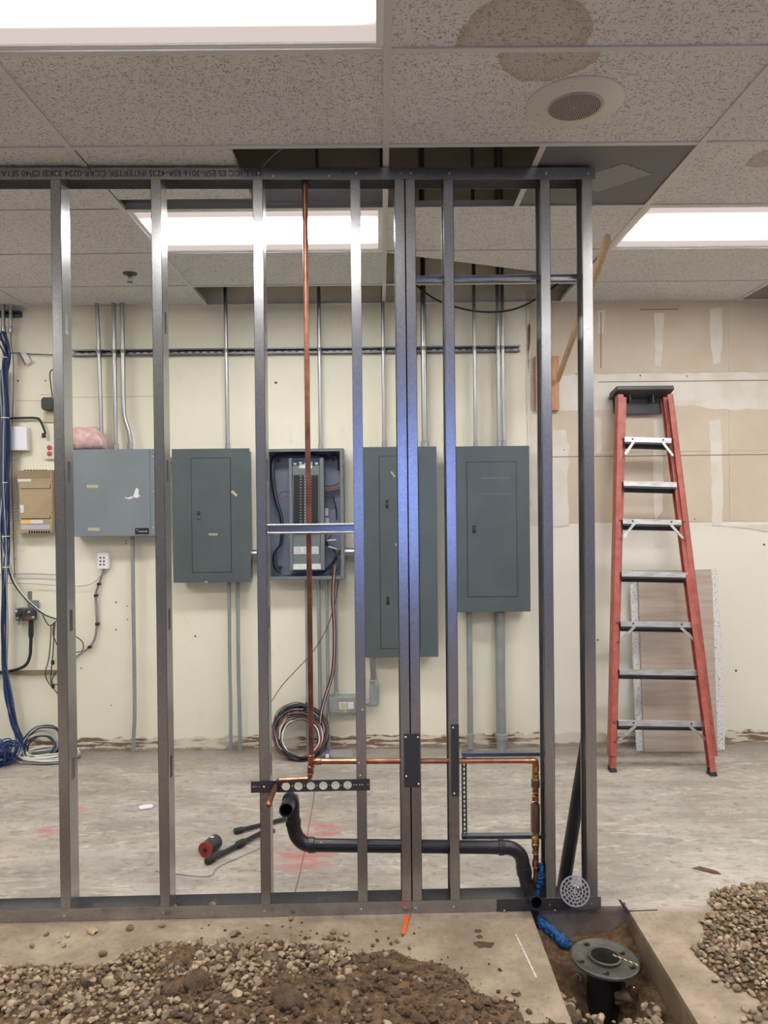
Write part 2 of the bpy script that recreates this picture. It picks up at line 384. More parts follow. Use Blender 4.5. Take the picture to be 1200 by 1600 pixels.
class MB:
    def __init__(s, xf=None):
        s.v, s.f, s.xf = [], [], xf
    def add(s, vs, fs):
        k = len(s.v)
        s.v += [Vector(s.xf(p)) if s.xf else Vector(p) for p in vs]
        s.f += [tuple(i + k for i in f) for f in fs]
        return s
    def hexa(s, p):                           # 8 corners: bottom loop then top loop
        return s.add(p, [(3, 2, 1, 0), (4, 5, 6, 7), (0, 1, 5, 4), (1, 2, 6, 5), (2, 3, 7, 6), (3, 0, 4, 7)])
    def box(s, a, b):
        x0, x1 = sorted((a[0], b[0])); y0, y1 = sorted((a[1], b[1])); z0, z1 = sorted((a[2], b[2]))
        return s.hexa([(x0, y0, z0), (x1, y0, z0), (x1, y1, z0), (x0, y1, z0), (x0, y0, z1), (x1, y0, z1), (x1, y1, z1), (x0, y1, z1)])
    def obox(s, c, ax, ay, az):               # centre and three half vectors
        c, ax, ay, az = map(Vector, (c, ax, ay, az))
        return s.hexa([c - ax - ay - az, c + ax - ay - az, c + ax + ay - az, c - ax + ay - az,
                       c - ax - ay + az, c + ax - ay + az, c + ax + ay + az, c - ax + ay + az])
    def beam(s, a, b, w, d, up=(0, 0, 1)):    # bar from a to b, w along side, d along the other
        a, b = Vector(a), Vector(b)
        t = (b - a).normalized(); up = Vector(up)
        sx = t.cross(up)
        sx = sx.normalized() if sx.length > 1e-5 else Vector((1, 0, 0))
        sy = sx.cross(t).normalized()
        return s.obox((a + b) / 2, sx * w / 2, sy * d / 2, t * (b - a).length / 2)
    def prism(s, poly, ext):
        poly = [Vector(p) for p in poly]; e = Vector(ext); k = len(poly)
        fs = [tuple(range(k - 1, -1, -1)), tuple(range(k, 2 * k))]
        fs += [(i, (i + 1) % k, k + (i + 1) % k, k + i) for i in range(k)]
        return s.add(poly + [p + e for p in poly], fs)
    def tube(s, pts, r, n=8, closed=False):
        pts = [Vector(p) for p in pts]; k = len(pts)
        rs = r if isinstance(r, (list, tuple)) else [r] * k
        vs, fs = [], []
        tan = []
        for i in range(k):
            a = pts[(i - 1) % k] if (closed or i > 0) else pts[i]
            b = pts[(i + 1) % k] if (closed or i < k - 1) else pts[i]
            tan.append((b - a).normalized())
        up = Vector((0, 0, 1)) if abs(tan[0].z) < 0.9 else Vector((1, 0, 0))
        nx = tan[0].cross(up).normalized()
        for i in range(k):
            nx = (nx - tan[i] * nx.dot(tan[i])).normalized()
            ny = tan[i].cross(nx)
            for j in range(n):
                a = 2 * math.pi * j / n
                vs.append(pts[i] + (nx * math.cos(a) + ny * math.sin(a)) * rs[i])
        for i in range(k if closed else k - 1):
            i2 = (i + 1) % k
            for j in range(n):
                j2 = (j + 1) % n
                fs.append((i * n + j, i2 * n + j, i2 * n + j2, i * n + j2))
        if not closed:
            fs.append(tuple(range(n))); fs.append(tuple(range((k - 1) * n + n - 1, (k - 1) * n - 1, -1)))
        return s.add(vs, fs)
    def lathe(s, prof, o, axis=(0, 0, 1), n=20, caps=True):
        o, ax = Vector(o), Vector(axis).normalized()
        u = ax.cross(Vector((0, 0, 1)) if abs(ax.z) < 0.9 else Vector((1, 0, 0))).normalized(); w = ax.cross(u)
        vs, fs = [], []
        for (r, h) in prof:
            for j in range(n):
                a = 2 * math.pi * j / n
                vs.append(o + ax * h + (u * math.cos(a) + w * math.sin(a)) * r)
        for i in range(len(prof) - 1):
            for j in range(n):
                j2 = (j + 1) % n
                fs.append((i * n + j, i * n + j2, (i + 1) * n + j2, (i + 1) * n + j))
        if caps:
            fs.append(tuple(range(n - 1, -1, -1))); q = (len(prof) - 1) * n
            fs.append(tuple(range(q, q + n)))
        return s.add(vs, fs)
    def build(s, name, material, parent=None, smooth=False, bevel=0.0, at=None, label=None, seg=2):
        me = bpy.data.meshes.new(name)
        lo = Vector((min(p.x for p in s.v), min(p.y for p in s.v), min(p.z for p in s.v)))
        hi = Vector((max(p.x for p in s.v), max(p.y for p in s.v), max(p.z for p in s.v)))
        c = Vector(at) if at is not None else (Vector(((lo.x + hi.x) / 2, (lo.y + hi.y) / 2, lo.z)) if parent is None else (lo + hi) / 2)
        me.from_pydata([p - c for p in s.v], [], s.f)
        me.validate(); me.update()
        me.materials.append(M[material] if isinstance(material, str) else material)
        if smooth:
            me.shade_smooth()
            me.set_sharp_from_angle(angle=R(38))
        o = bpy.data.objects.new(name, me)
        link(o, c, parent)
        if bevel:
            b = o.modifiers.new('bevel', 'BEVEL'); b.width = bevel; b.segments = seg; b.limit_method = 'ANGLE'; b.angle_limit = R(40)
        if label: o['label'] = label
        return o

def inst(o, world_loc, parent=None, rot=None, scale=None, name=None):   # a copy that shares the mesh
    c = o.copy()
    if name: c.name = name
    link(c, world_loc, parent)
    if rot is not None: c.rotation_euler = rot
    if scale is not None: c.scale = scale
    return c
def curve(pts, k=6):                          # Catmull-Rom through the points
    p = [Vector(q) for q in pts]
    p = [p[0] * 2 - p[1]] + p + [p[-1] * 2 - p[-2]]
    out = []
    for i in range(1, len(p) - 2):
        for j in range(k):
            t = j / k
            a, b, c_, d = p[i - 1], p[i], p[i + 1], p[i + 2]
            out.append(0.5 * ((2 * b) + (c_ - a) * t + (2 * a - 5 * b + 4 * c_ - d) * t * t + (3 * b - a - 3 * c_ + d) * t ** 3))
    out.append(p[-2])
    return out
def struct(o): o['kind'] = 'structure'; return o
def screw(p, axis, r, parent, material='steel'):
    return MB().lathe([(r, 0), (r, r * 0.35), (r * 0.6, r * 0.75), (0.0001, r * 0.8)], p, axis, 8).build('screw', material, parent, smooth=True)
def rectW(px0, py0, px1, py1, Y):             # world rectangle on y=Y from pixel corners, made upright
    mx, my = (px0 + px1) / 2, (py0 + py1) / 2
    return P(px0, my, Y).x, P(px1, my, Y).x, P(mx, py1, Y).z, P(mx, py0, Y).z     # x0, x1, z0, z1
def rectC(cx, y0, y1, w, Y):                  # same, from a centre column and a pixel width
    t, b = P(cx, y0, Y), P(cx, y1, Y)
    h = w / F * Y / 2
    x = (t.x + b.x) / 2
    return x - h, x + h, b.z, t.z

# ================================================================== THE SETTING
b = MB()
SLAB = 0.34
b.box((XL - 0.15, YF - 0.15, -SLAB), (TX0, YW + 0.15, 0)).box((TX1, YF - 0.15, -SLAB), (XR + 0.15, YW + 0.15, 0))
b.box((TX0, TY1, -SLAB), (TX1, YW + 0.15, 0)).box((TX0, YF - 0.15, -SLAB), (TX1, TY0, 0))
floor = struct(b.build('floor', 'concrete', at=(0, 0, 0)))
# control joint with a chalk line, and saw-cut overruns at the trench corner
def floor_strip(name, a, c, w, material, z=0.0012):
    a, c = PZ(*a), PZ(*c)
    d = (c - a).normalized(); q = Vector((-d.y, d.x, 0)) * w / 2
    return MB().prism([a - q, c - q, c + q, a + q], (0, 0, z)).build(name, material, floor)
prev = None
for i, (px, py) in enumerate(((493, 1228), (488, 1262), (481, 1300), (475, 1335), (468, 1368), (459, 1402))):
    if prev: floor_strip('chalk_line', prev, (px, py), 0.006, 'crackm' if i in (1, 5) else 'redpaint')
    prev = (px, py)
floor_strip('saw_cut', (975, 1424), (1027, 1422), 0.006, 'dark', 0.001)
floor_strip('saw_cut', (968, 1406), (981, 1427), 0.010, 'dark', 0.001)
floor_strip('saw_cut', (806, 1460), (838, 1527), 0.005, 'foam', 0.001)
# oily stain flecks on the slab in front of the frame
for (px, py, w, h) in ((747, 1455, 7, 3), (757, 1476, 16, 5), (750, 1464, 6, 3), (806, 1552, 7, 5)):
    c = PZ(px, py); k = []
    for i in range(12):
        a = 2 * math.pi * i / 12; rr = random.uniform(0.7, 1.25)
        k.append(c + Vector((math.cos(a) * w / F * c.y * rr, math.sin(a) * h / F * c.y * 1.9 * rr, 0)))
    MB().prism(k, (0, 0, 0.001)).build('stain', 'clod', floor)

b = MB().box((XL - 0.15, YW, -0.02), (XR + 0.15, YW + 0.15, ZD))
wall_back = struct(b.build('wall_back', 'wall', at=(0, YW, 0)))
struct(MB().box((XL - 0.15, YF, -0.02), (XL, YW, ZD)).build('wall_left', 'sidepaint'))
struct(MB().box((XR, YF, -0.02), (XR + 0.15, YW, ZD)).build('wall_right', 'sidepaint'))
# wall behind the camera; its unseen window is added for blue stud reflections
WX0, WX1, WZ0, WZ1 = 0.08, 1.55, 0.85, 2.75
b = MB().box((XL, YF - 0.15, -0.02), (WX0, YF, ZD)).box((WX1, YF - 0.15, -0.02), (XR, YF, ZD))
b.box((WX0, YF - 0.15, -0.02), (WX1, YF, WZ0)).box((WX0, YF - 0.15, WZ1), (WX1, YF, ZD))
struct(b.build('wall_front', 'frontpaint'))
b = MB()
for x in (WX0, (WX0 * 2 + WX1) / 3, (WX0 + WX1 * 2) / 3, WX1 - 0.05): b.box((x, YF - 0.1, WZ0), (x + 0.05, YF - 0.04, WZ1))
for z in (WZ0, WZ1 - 0.05): b.box((WX0, YF - 0.1, z), (WX1, YF - 0.04, z + 0.05))
struct(b.build('unseen_window', 'enclosure'))

# bare drywall on the right of the back wall, its joints filled with compound
def wall_patch(name, poly_px, material, proud, thick=0.0006, jit=0.0, parent=None):
    Y = YW - proud
    pts = [P(x, y, Y) for x, y in poly_px]
    if jit:
        q = []
        for i in range(len(pts)):
            a, c = pts[i], pts[(i + 1) % len(pts)]
            k = max(1, int((c - a).length / 0.05))
            for j in range(k):
                p = a.lerp(c, j / k)
                q.append(p + Vector((random.uniform(-jit, jit), 0, random.uniform(-jit, jit))))
        pts = q
    for p in pts: p.x = min(p.x, XR - 0.002); p.z = min(p.z, ZD - 0.01)
    return MB().prism(pts, (0, thick, 0)).build(name, material, parent or wall_back)
zt = P(1000, 477, YW).z
for (x0, x1, z0, z1) in ((1.012, 2.40, 2.575, ZC + 0.08), (2.404, XR - 0.01, 2.575, ZC + 0.08), (1.012, 2.40, 2.03, 2.571), (2.404, XR - 0.01, 2.03, 2.571), (1.012, 2.40, 1.545, 2.026), (2.404, XR - 0.01, 1.545, 2.026)):
    MB().box((x0, YW - 0.004, z0), (x1, YW, z1)).build('drywall_sheet', 'tan_paper', wall_back)
for poly in (((872, 586), (1030, 584), (1300, 580), (1300, 637), (1120, 640), (1080, 633), (1000, 638), (940, 640), (870, 643)),
             ((864, 673), (884, 671), (889, 700), (886, 760), (890, 822), (862, 824)),
             ((1109, 657), (1125, 655), (1128, 700), (1130, 822), (1113, 823), (1111, 740)),
             ((1110, 484), (1129, 482), (1130, 520), (1126, 566), (1115, 569), (1110, 530)),
             ((1022, 490), (1038, 488), (1036, 540), (1032, 572), (1024, 570)),
             ((1021, 656), (1036, 655), (1037, 720), (1036, 800), (1023, 812)),
             ((930, 652), (939, 651), (940, 706), (932, 708)),
             ((823, 480), (828, 480), (829, 822), (823, 822)),
             ((829, 640), (850, 642), (848, 823), (829, 822)),
             ((934, 485), (945, 485), (943, 520), (936, 522)),
             ((860, 586), (872, 584), (873, 643), (862, 642))):
    wall_patch('joint_compound', poly, 'mud', 0.0046, jit=0.006)
for (a, c) in (((935, 597), (1300, 593)), ((860, 714), (1300, 709)), ((939, 488), (939, 575)), ((1000, 484), (1060, 483))):
    A, C = P(*a, YW - 0.005), P(*c, YW - 0.005)
    MB().beam(A, C, 0.0008, 0.006).build('seam_line', 'seam', wall_back)
wall_patch('drywall_tear', ((824, 507), (828, 505), (829, 520), (828, 545), (826, 590), (824, 545)), 'seam', 0.0046)
wall_patch('drywall_tear', ((1140, 822), (1200, 819), (1300, 817), (1300, 824), (1193, 831), (1180, 827)), 'mud', 0.0046, jit=0.003)
# chips, nail holes and scuffs in the paint
for (px, py, r) in ((431, 598, 2.2), (28, 595, 1.5), (71, 595, 1.2), (197, 845, 1), (197, 849, 1), (181, 941, 1.4), (199, 947, 1), (199, 968, 1), (181, 984, 1.4), (127, 1044, 1.2), (174, 1102, 1), (24, 873, 1), (305, 994, 1.6), (934, 1000, 1.5), (1194, 851, 2), (1150, 1048, 2), (128, 1181, 1.3), (900, 585, 1.5), (1000, 587, 2), (1073, 588, 1.6), (985, 817, 2), (1085, 811, 1.6), (881, 703, 1.4), (1060, 803, 1)):
    c = P(px, py, YW)
    rr = r / F * YW
    MB().lathe([(rr, 0), (rr * 0.7, 0.005)], c, (0, -1, 0), 7).build('nail_hole', 'hole', wall_back)
# slightly raised horizontal joint line across the painted part and the old ledge at the left
for (a, c) in (((62, 617), (84, 616)), ((110, 621), (242, 619)), ((24, 626), (64, 626))):
    MB().beam(P(*a, YW - 0.001), P(*c, YW - 0.001), 0.002, 0.004).build('board_joint', 'tape', wall_back)
b = MB().box((XL, YW - 0.02, P(40, 1053, YW).z), (P(91, 1050, YW).x, YW, P(40, 1047, YW).z))
b.build('ledge_strip', 'tan_dark', wall_back)

# roof deck above the suspended ceiling
struct(MB().box((XL - 0.15, YF - 0.15, ZD), (XR + 0.15, YW + 0.15, ZD + 0.1)).build('ceiling_deck', 'deck'))
b = MB()
ceiling = bpy.data.objects.new('ceiling', None); link(ceiling, (0, 0, ZC)); struct(ceiling)
for i in range(9):
    x = XG0 + (i - 4) * GX
    MB().box((x - 0.012, YF, ZC - 0.006), (x + 0.012, YW, ZC)).box((x - 0.001, YF, ZC), (x + 0.001, YW, ZC + 0.03)).build('main_tee', 'tee', ceiling)
ROWS = [YG0 + k * GY for k in range(-11, 5)] + [YW]
lights = []
OPEN = {(3, 4), (4, 4), (6, 4), (4, 3), (4, 1), (3, 1)}          # (column, row) cells with no full tile
LIGHT_ON = {(c_, r_) for c_ in (1, 3, 5, 7) for r_ in (2, -1)} | {(1, -4), (5, -4)}  # cells out of view hold fixtures added to light the room
tile_mesh = {}
def tile(x0, x1, y0, y1, z=ZC, parent=ceiling, rot=None):
    key = (round(x1 - x0, 3), round(y1 - y0, 3))
    c = Vector(((x0 + x1) / 2, (y0 + y1) / 2, z + 0.008))
    if key not in tile_mesh:
        w, d = (x1 - x0) / 2 - 0.004, (y1 - y0) / 2 - 0.004
        o = MB().box(c + Vector((-w, -d, -0.008)), c + Vector((w, d, 0.008))).build('ceiling_tile', 'tile', parent, at=c)
        tile_mesh[key] = o
    else:
        o = inst(tile_mesh[key], c, parent, name='ceiling_tile')
    if rot: o.rotation_euler = rot
    return o
for ci in range(8):
    x0 = XG0 + (ci - 4) * GX; x1 = x0 + GX
    for ri in range(-11, 5):
        y0 = YG0 + ri * GY; y1 = min(y0 + GY, YW)
        if (ci, ri) in LIGHT_ON: lights.append((ci, ri, x0, x1, y0, y1)); continue
        if (ci, ri) in OPEN: continue
        tile(x0, x1, y0, y1)
    for ri in range(-10, 5):
        y = YG0 + ri * GY
        q = MB().box((x0 + 0.012, y - 0.012, ZC - 0.0055), (x1 - 0.012, y + 0.012, ZC)).box((x0 + 0.012, y - 0.001, ZC), (x1 - 0.012, y + 0.001, ZC + 0.03))
        q.build('cross_tee', 'tee', ceiling)
y0 = YG0 + GY
xm = XG0 + GX / 2
q = MB().box((xm - 0.012, y0 + 0.012, ZC - 0.0055), (xm + 0.012, y0 + GY - 0.012, ZC)); q.build('cross_tee', 'tee', ceiling)
# wall angle along the back wall
MB().box((XL, YW - 0.02, ZC - 0.004), (XR, YW, ZC)).build('wall_angle', 'tee', ceiling)
# a square tile lies short in the second column, the rest of that bay is open
tile(XG0 - GX + 0.012, XG0 - GX + 0.62, y0 + 0.01, y0 + 0.50)
# a cut tile, pulled askew, covers part of the bay by the wall
zz = ZC + 0.012
tw, td = GX, GY
A = PZ(646, 393, ZC); B = PZ(905, 433, ZC)
Ym = YG0 + 3 * GY
MB().prism([(XG0 + 0.02, Ym + 0.014, ZC + 0.001), (XG0 + GX - 0.02, Ym + 0.014, ZC + 0.001), (XG0 + GX - 0.02, max(Ym + 0.1, B.y), ZC + 0.001), (XG0 + 0.02, Ym + 0.03, ZC + 0.001)], (0, 0, 0.016)).build('ceiling_tile', 'tile', ceiling)

# troffers
def troffer(ci, ri, x0, x1, y0, y1, label):
    cx, cy = (x0 + x1) / 2, (y0 + y1) / 2
    t = thing('fluorescent_troffer', label, 'ceiling light', (cx, cy, ZC), 'fluorescent ceiling lights')
    w, d, e = GX / 2 - 0.006, GY / 2 - 0.006, 0.028
    fr = MB().box((cx - w, cy - d, ZC - 0.001), (cx + w, cy - d + e, ZC + 0.012)).box((cx - w, cy + d - e, ZC - 0.001), (cx + w, cy + d, ZC + 0.012))
    fr.box((cx - w, cy - d + e, ZC - 0.001), (cx - w + e, cy + d - e, ZC + 0.012)).box((cx + w - e, cy - d + e, ZC - 0.001), (cx + w, cy + d - e, ZC + 0.012))
    fr.build('frame', 'fixture', t)
    MB().box((cx - w + 0.004, cy - d + 0.004, ZC + 0.02), (cx + w - 0.004, cy + d - 0.004, ZC + 0.11)).build('housing', 'fixture', t)
    MB().box((cx - w + e - 0.004, cy - d + e - 0.004, ZC + 0.004), (cx + w - e + 0.004, cy + d - e + 0.004, ZC + 0.008)).build('lens', 'lens', t, at=(cx, cy, ZC + 0.006))
LN = {(3, -1): 'large glowing ceiling light cut off by the top left of the photo', (3, 2): 'glowing ceiling light behind the metal stud frame',
      (5, 2): 'glowing ceiling light at the right, above the red ladder'}
for a in lights: troffer(*a, LN.get(a[:2], 'added fluorescent ceiling light out of view, lighting the room'))

# return-air grille in the open bay
x0, x1 = xm + 0.012, XG0 + GX - 0.012
ya, yb = y0 + 0.012, y0 + GY - 0.012
t = thing('return_air_grille', 'square dark perforated return air grille in the ceiling by the frame corner', 'grille', ((x0 + x1) / 2, (ya + yb) / 2, ZC))
MB().box((x0, ya, ZC + 0.001), (x1, yb, ZC + 0.004)).build('perforated_face', 'perf', t)
c = Vector(((x0 + x1) / 2 + 0.04, (ya + yb) / 2, 0))
q = [c + Vector((dx, dy, ZC - 0.001)) for dx, dy in ((-0.17, 0.04), (-0.01, 0.15), (0.17, -0.03), (0.02, -0.13))]
MB().prism(q, (0, 0, 0.002)).build('pale_patch', 'perf2', t)  # paler perforated quadrilateral just under the grille face

# ceiling speaker
c = PZ(898, 160, ZC)
t = thing('ceiling_speaker', 'round off-white ceiling speaker with a perforated centre', 'speaker', (c.x, c.y, ZC))
MB().lathe([(0.166, -0.0), (0.166, 0.004), (0.160, 0.009), (0.10, 0.0165), (0.096, 0.014), (0.0001, 0.014)], (c.x, c.y, ZC), (0, 0, -1), 48, caps=False).build('bezel', 'spk', t, smooth=True)
MB().lathe([(0.093, 0.0145), (0.090, 0.018), (0.0001, 0.0195)], (c.x, c.y, ZC), (0, 0, -1), 40, caps=False).build('grille', 'spkgrey', t, smooth=True)
b = MB()
for k in range(1, 13):
    rr = 0.007 * k; num = int(6 * k * 0.95)
    for j in range(num):
        a = 2 * math.pi * j / num
        b.lathe([(0.0023, 0), (0.0016, 0.0012)], (c.x + rr * math.cos(a), c.y + rr * math.sin(a), ZC - 0.0195 + rr * 0.012), (0, 0, -1), 5)
b.build('perforations', 'dark', t)['kind'] = 'stuff'
for a in (0.6, 2.7, 4.4): screw((c.x + 0.13 * math.cos(a), c.y + 0.13 * math.sin(a), ZC - 0.0125), (0, 0, -1), 0.004, t, 'spk')

# sprinkler
c = PZ(203, 427, ZC)
t = thing('sprinkler_head', 'small dark sprinkler head hanging from the ceiling at the left', 'sprinkler', (c.x, c.y, ZC - 0.05))
MB().lathe([(0.042, 0), (0.040, 0.006), (0.018, 0.012), (0.012, 0.02)], (c.x, c.y, ZC), (0, 0, -1), 20).build('escutcheon', 'plate', t, smooth=True)
b = MB().lathe([(0.011, 0.018), (0.013, 0.03), (0.007, 0.034), (0.006, 0.046)], (c.x, c.y, ZC), (0, 0, -1), 12)
for sx in (-1, 1): b.tube([(c.x + sx * 0.01, c.y, ZC - 0.03), (c.x + sx * 0.016, c.y, ZC - 0.04), (c.x, c.y, ZC - 0.052)], 0.003, 6)
b.build('body', 'steel', t, smooth=True)
MB().lathe([(0.016, 0.051), (0.018, 0.053), (0.004, 0.055)], (c.x, c.y, ZC), (0, 0, -1), 12).build('deflector', 'plate', t, smooth=True)

# hanger wire and a black cable sagging out of the open bays
a = PZ(438, 236, ZC + 0.02)
o = MB().tube(curve([PZ(442, 231, ZC + 0.05), PZ(418, 252, ZC + 0.02), PZ(384, 293, ZC + 0.02), PZ(352, 312, ZC + 0.02)]), 0.0025, 6).build('hanger_wire', 'greyc', smooth=True)
tag(o, 'thin grey wire hanging in the open ceiling bay above the top track', 'wire')
Yc = 4.93
o = MB().tube(curve([P(640, 436, Yc), P(668, 460, Yc), P(700, 476, Yc), P(750, 487, Yc), P(800, 484, Yc), P(840, 466, Yc), P(880, 438, Yc), P(925, 415, Yc)], 8), 0.006, 8).build('hanging_cable', 'rubber', smooth=True)
tag(o, 'black cable sagging out of the open ceiling bay near the back wall', 'cable')

# trench bottom
b = MB(); nx, ny = 26, 110
vs, fs = [], []
DR = Vector((PZ(945, 1497, -0.055).x, PZ(945, 1497, -0.055).y, -0.055))
for j in range(ny + 1):
    for i in range(nx + 1):
        x = TX0 + 0.003 + (TX1 - TX0 - 0.006) * i / nx; y = TY0 + 0.003 + (TY1 - TY0 - 0.006) * j / ny
        d = math.hypot(x - DR.x + 0.02, y - DR.y + 0.10)
        z = -0.19 + 0.07 * min(1, abs(i / nx - 0.5) * 2) ** 2 + 0.03 * mnoise.noise((x * 7, y * 7, 0)) + 0.02 * mnoise.noise((x * 25, y * 25, 3))
        z += 0.10 * max(0, (y - 2.92) / 0.2) * 0.6
        z -= 0.20 * math.exp(-(d / 0.085) ** 2)
        vs.append((x, y, max(z, -0.6)))
for j in range(ny):
    for i in range(nx):
        k = j * (nx + 1) + i
        fs.append((k, k + 1, k + nx + 2, k + nx + 1))
b.add(vs, fs)
soil_t = b.build('trench_soil', 'soil', smooth=True); soil_t['kind'] = 'structure'
struct(MB().box((TX0 - 0.3, TY0 - 0.3, -0.75), (TX1 + 0.3, TY1 + 0.3, -0.7)).box((TX0 - 0.02, TY0, -0.7), (TX0, TY1, -SLAB)).box((TX1, TY0, -0.7), (TX1 + 0.02, TY1, -SLAB)).box((TX0, TY1, -0.7), (TX1, TY1 + 0.02, -SLAB)).box((TX0, TY0 - 0.02, -0.7), (TX1, TY0, -SLAB)).build('trench_earth', 'soil'))

# ================================================================== THE STUD FRAME
SW, SD, ZT = 0.041, 0.092, 3.055               # flange width, web depth, top of frame
TH = 0.0016
FL = 0.046                                     # track flange height
frame = thing('steel_stud_frame', 'open galvanised steel stud wall frame standing in the middle of the room', 'stud frame', FX((0, 0.046, 0)))
stud_px = [-64, 93.5, 249.5, 408, 560, 629, 645.5, 705, 855.5, 921]
XS = [PF(p, 792).x for p in stud_px]
def stud_mesh():
    b = MB()
    z0, z1 = 0.004, ZT - 0.004
    h = SW / 2
    b.box((-h, 0.0, z0), (h, TH, z1)).box((-h, SD - TH, z0), (h, SD, z1))           # flanges
    b.box((-h, 0.0, z0), (-h + TH, 0.010, z1)).box((-h, SD - 0.010, z0), (-h + TH, SD, z1))   # lips
    b.box((h - TH, 0, z0), (h, 0.030, z1)).box((h - TH, SD - 0.030, z0), (h, SD, z1))        # web beside the knockouts
    zs = [z0] + [v for k in range(1, 5) for v in (0.61 * k - 0.044, 0.61 * k + 0.044)] + [z1]
    for k in range(0, len(zs), 2): b.box((h - TH, 0.030, zs[k]), (h, SD - 0.030, zs[k + 1]))
    return b
st0 = None
for x in XS:
    w = FX((x, SD / 2, ZT / 2))
    if st0 is None:
        q = stud_mesh(); q.v = [Vector((p.x + w.x, p.y - SD / 2 + w.y, p.z)) for p in q.v]
        st0 = q.build('stud', 'stud', frame, at=w)
        st0.rotation_euler.z = math.atan(FSL)
    else:
        inst(st0, w, frame, name='stud')
XSEAM = PF(637.3, 792).x
XE0, XE1 = XS[0] - 0.35, PF(934, 792).x
for (a, c) in ((XE0, XSEAM - 0.0008), (XSEAM + 0.0008, XE1)):
    MB(FX).box((a, -TH, ZT - FL), (c, 0, ZT)).box((a, SD, ZT - FL), (c, SD + TH, ZT)).box((a, -TH, ZT), (c, SD + TH, ZT + TH)).build('top_track', 'stud', frame)
    MB(FX).box((a, -TH, 0), (c, 0, FL + 0.006)).box((a, SD, 0), (c, SD + TH, FL + 0.006)).box((a, -TH, 0), (c, SD + TH, TH)).build('bottom_track', 'stud', frame)
# overlap lap of the left track at the seam and the dark patch plate on the bottom track
MB(FX).box((XSEAM - 0.045, -TH * 2, ZT - FL), (XSEAM + 0.012, -TH, ZT)).build('track_lap', 'stud', frame)
a, c = PF(776, 1425).x, PF(892, 1425).x
MB(FX).box((a, -TH * 2.2, 0.001), (c, -TH, FL + 0.005)).build('patch_plate', 'plate', frame)
# splice plate over the double stud and nail plate on the next one
for (x0, x1, y0, y1, scr) in ((631, 656.5, 1147, 1230, ((634, 1152), (653, 1152), (635, 1213), (654, 1225))), (704.5, 718, 1132, 1244, ((708, 1137), (709.5, 1240)))):
    p, q = PF(x0, y0, -0.004), PF(x1, y1, -0.004)
    o = MB(FX).box((p.x, -0.0032, q.z), (q.x, -0.0004, p.z)).build('nail_plate', 'plate', frame)
    for s_ in scr: screw(PFW(*s_, -0.0034), (0, -1, 0), 0.0042, o)
# screws through the tracks
for x in XS[1:]:
    screw(FX((x + 0.006, -TH, ZT - 0.022)), (0, -1, 0), 0.0042, frame)
    screw(FX((x - 0.006, -TH, 0.024)), (0, -1, 0), 0.0042, frame)
for (px, py) in ((427, 275), (514, 275)): screw(PFW(px, py, -TH), (0, -1, 0), 0.004, frame)
for (px, py) in ((788, 1423), (867, 1423)): screw(PFW(px, py, -TH * 2.4), (0, -1, 0), 0.0042, frame)
for (px, py) in ((566, 1109), (563, 1212), (561, 1192)): screw(PFW(px, py, -0.0004), (0, -1, 0), 0.0036, frame)

# U-channel bridging between studs
def channel(px0, px1, py, dep, h=0.027, d=0.022, label=None, py1=None, name='bridging_channel'):
    a, c = PF(px0, py, dep), PF(px1, py1 if py1 else py, dep)
    q = MB(FX)
    for (dz0, dz1, y0, y1) in ((-h, -h + TH, 0, d), (h - TH, h, 0, d), (-h, h, d - TH, d)):
        q.hexa([(a.x, dep + y0, a.z + dz0), (c.x, dep + y0, c.z + dz0), (c.x, dep + y1, c.z + dz0), (a.x, dep + y1, a.z + dz0),
                (a.x, dep + y0, a.z + dz1), (c.x, dep + y0, c.z + dz1), (c.x, dep + y1, c.z + dz1), (a.x, dep + y1, a.z + dz1)])
    return q.build(name, 'stud', frame)
channel(418, 553, 826, 0.004, h=0.0135, d=0.018, py1=824.5)
for py, dz in ((820, 0), (832.5, 0)):          # rolled edges of the same channel
    a, c = PFW(418, py + 0.5, 0.004), PFW(553, py - 0.9, 0.004)
    MB().tube([a, c], 0.0045, 8).build('rolled_edge', 'stud', frame, smooth=True)
channel(651, 905, 435, 0.07, h=0.011, d=0.02, py1=432)
channel(722, 846, 1180, 0.05, h=0.008, d=0.03, py1=1179)
channel(722, 848, 1309, 0.05, h=0.008, d=0.03, py1=1308)
# clip at the left end of the lower bridging
# slotted upright strap
a, c = PF(725, 1184, 0.075), PF(727, 1306, 0.075)
b = MB(FX)
hw = 0.011
b.box((a.x - hw, 0.075, c.z), (a.x - 0.0035, 0.078, a.z)).box((a.x + 0.0035, 0.075, c.z), (a.x + hw, 0.078, a.z))
k = 17
for i in range(k + 1):
    z = c.z + (a.z - c.z) * i / k
    b.box((a.x - 0.0035, 0.075, z - 0.003), (a.x + 0.0035, 0.078, z + 0.003))
b.build('slotted_strap', 'plate', frame)
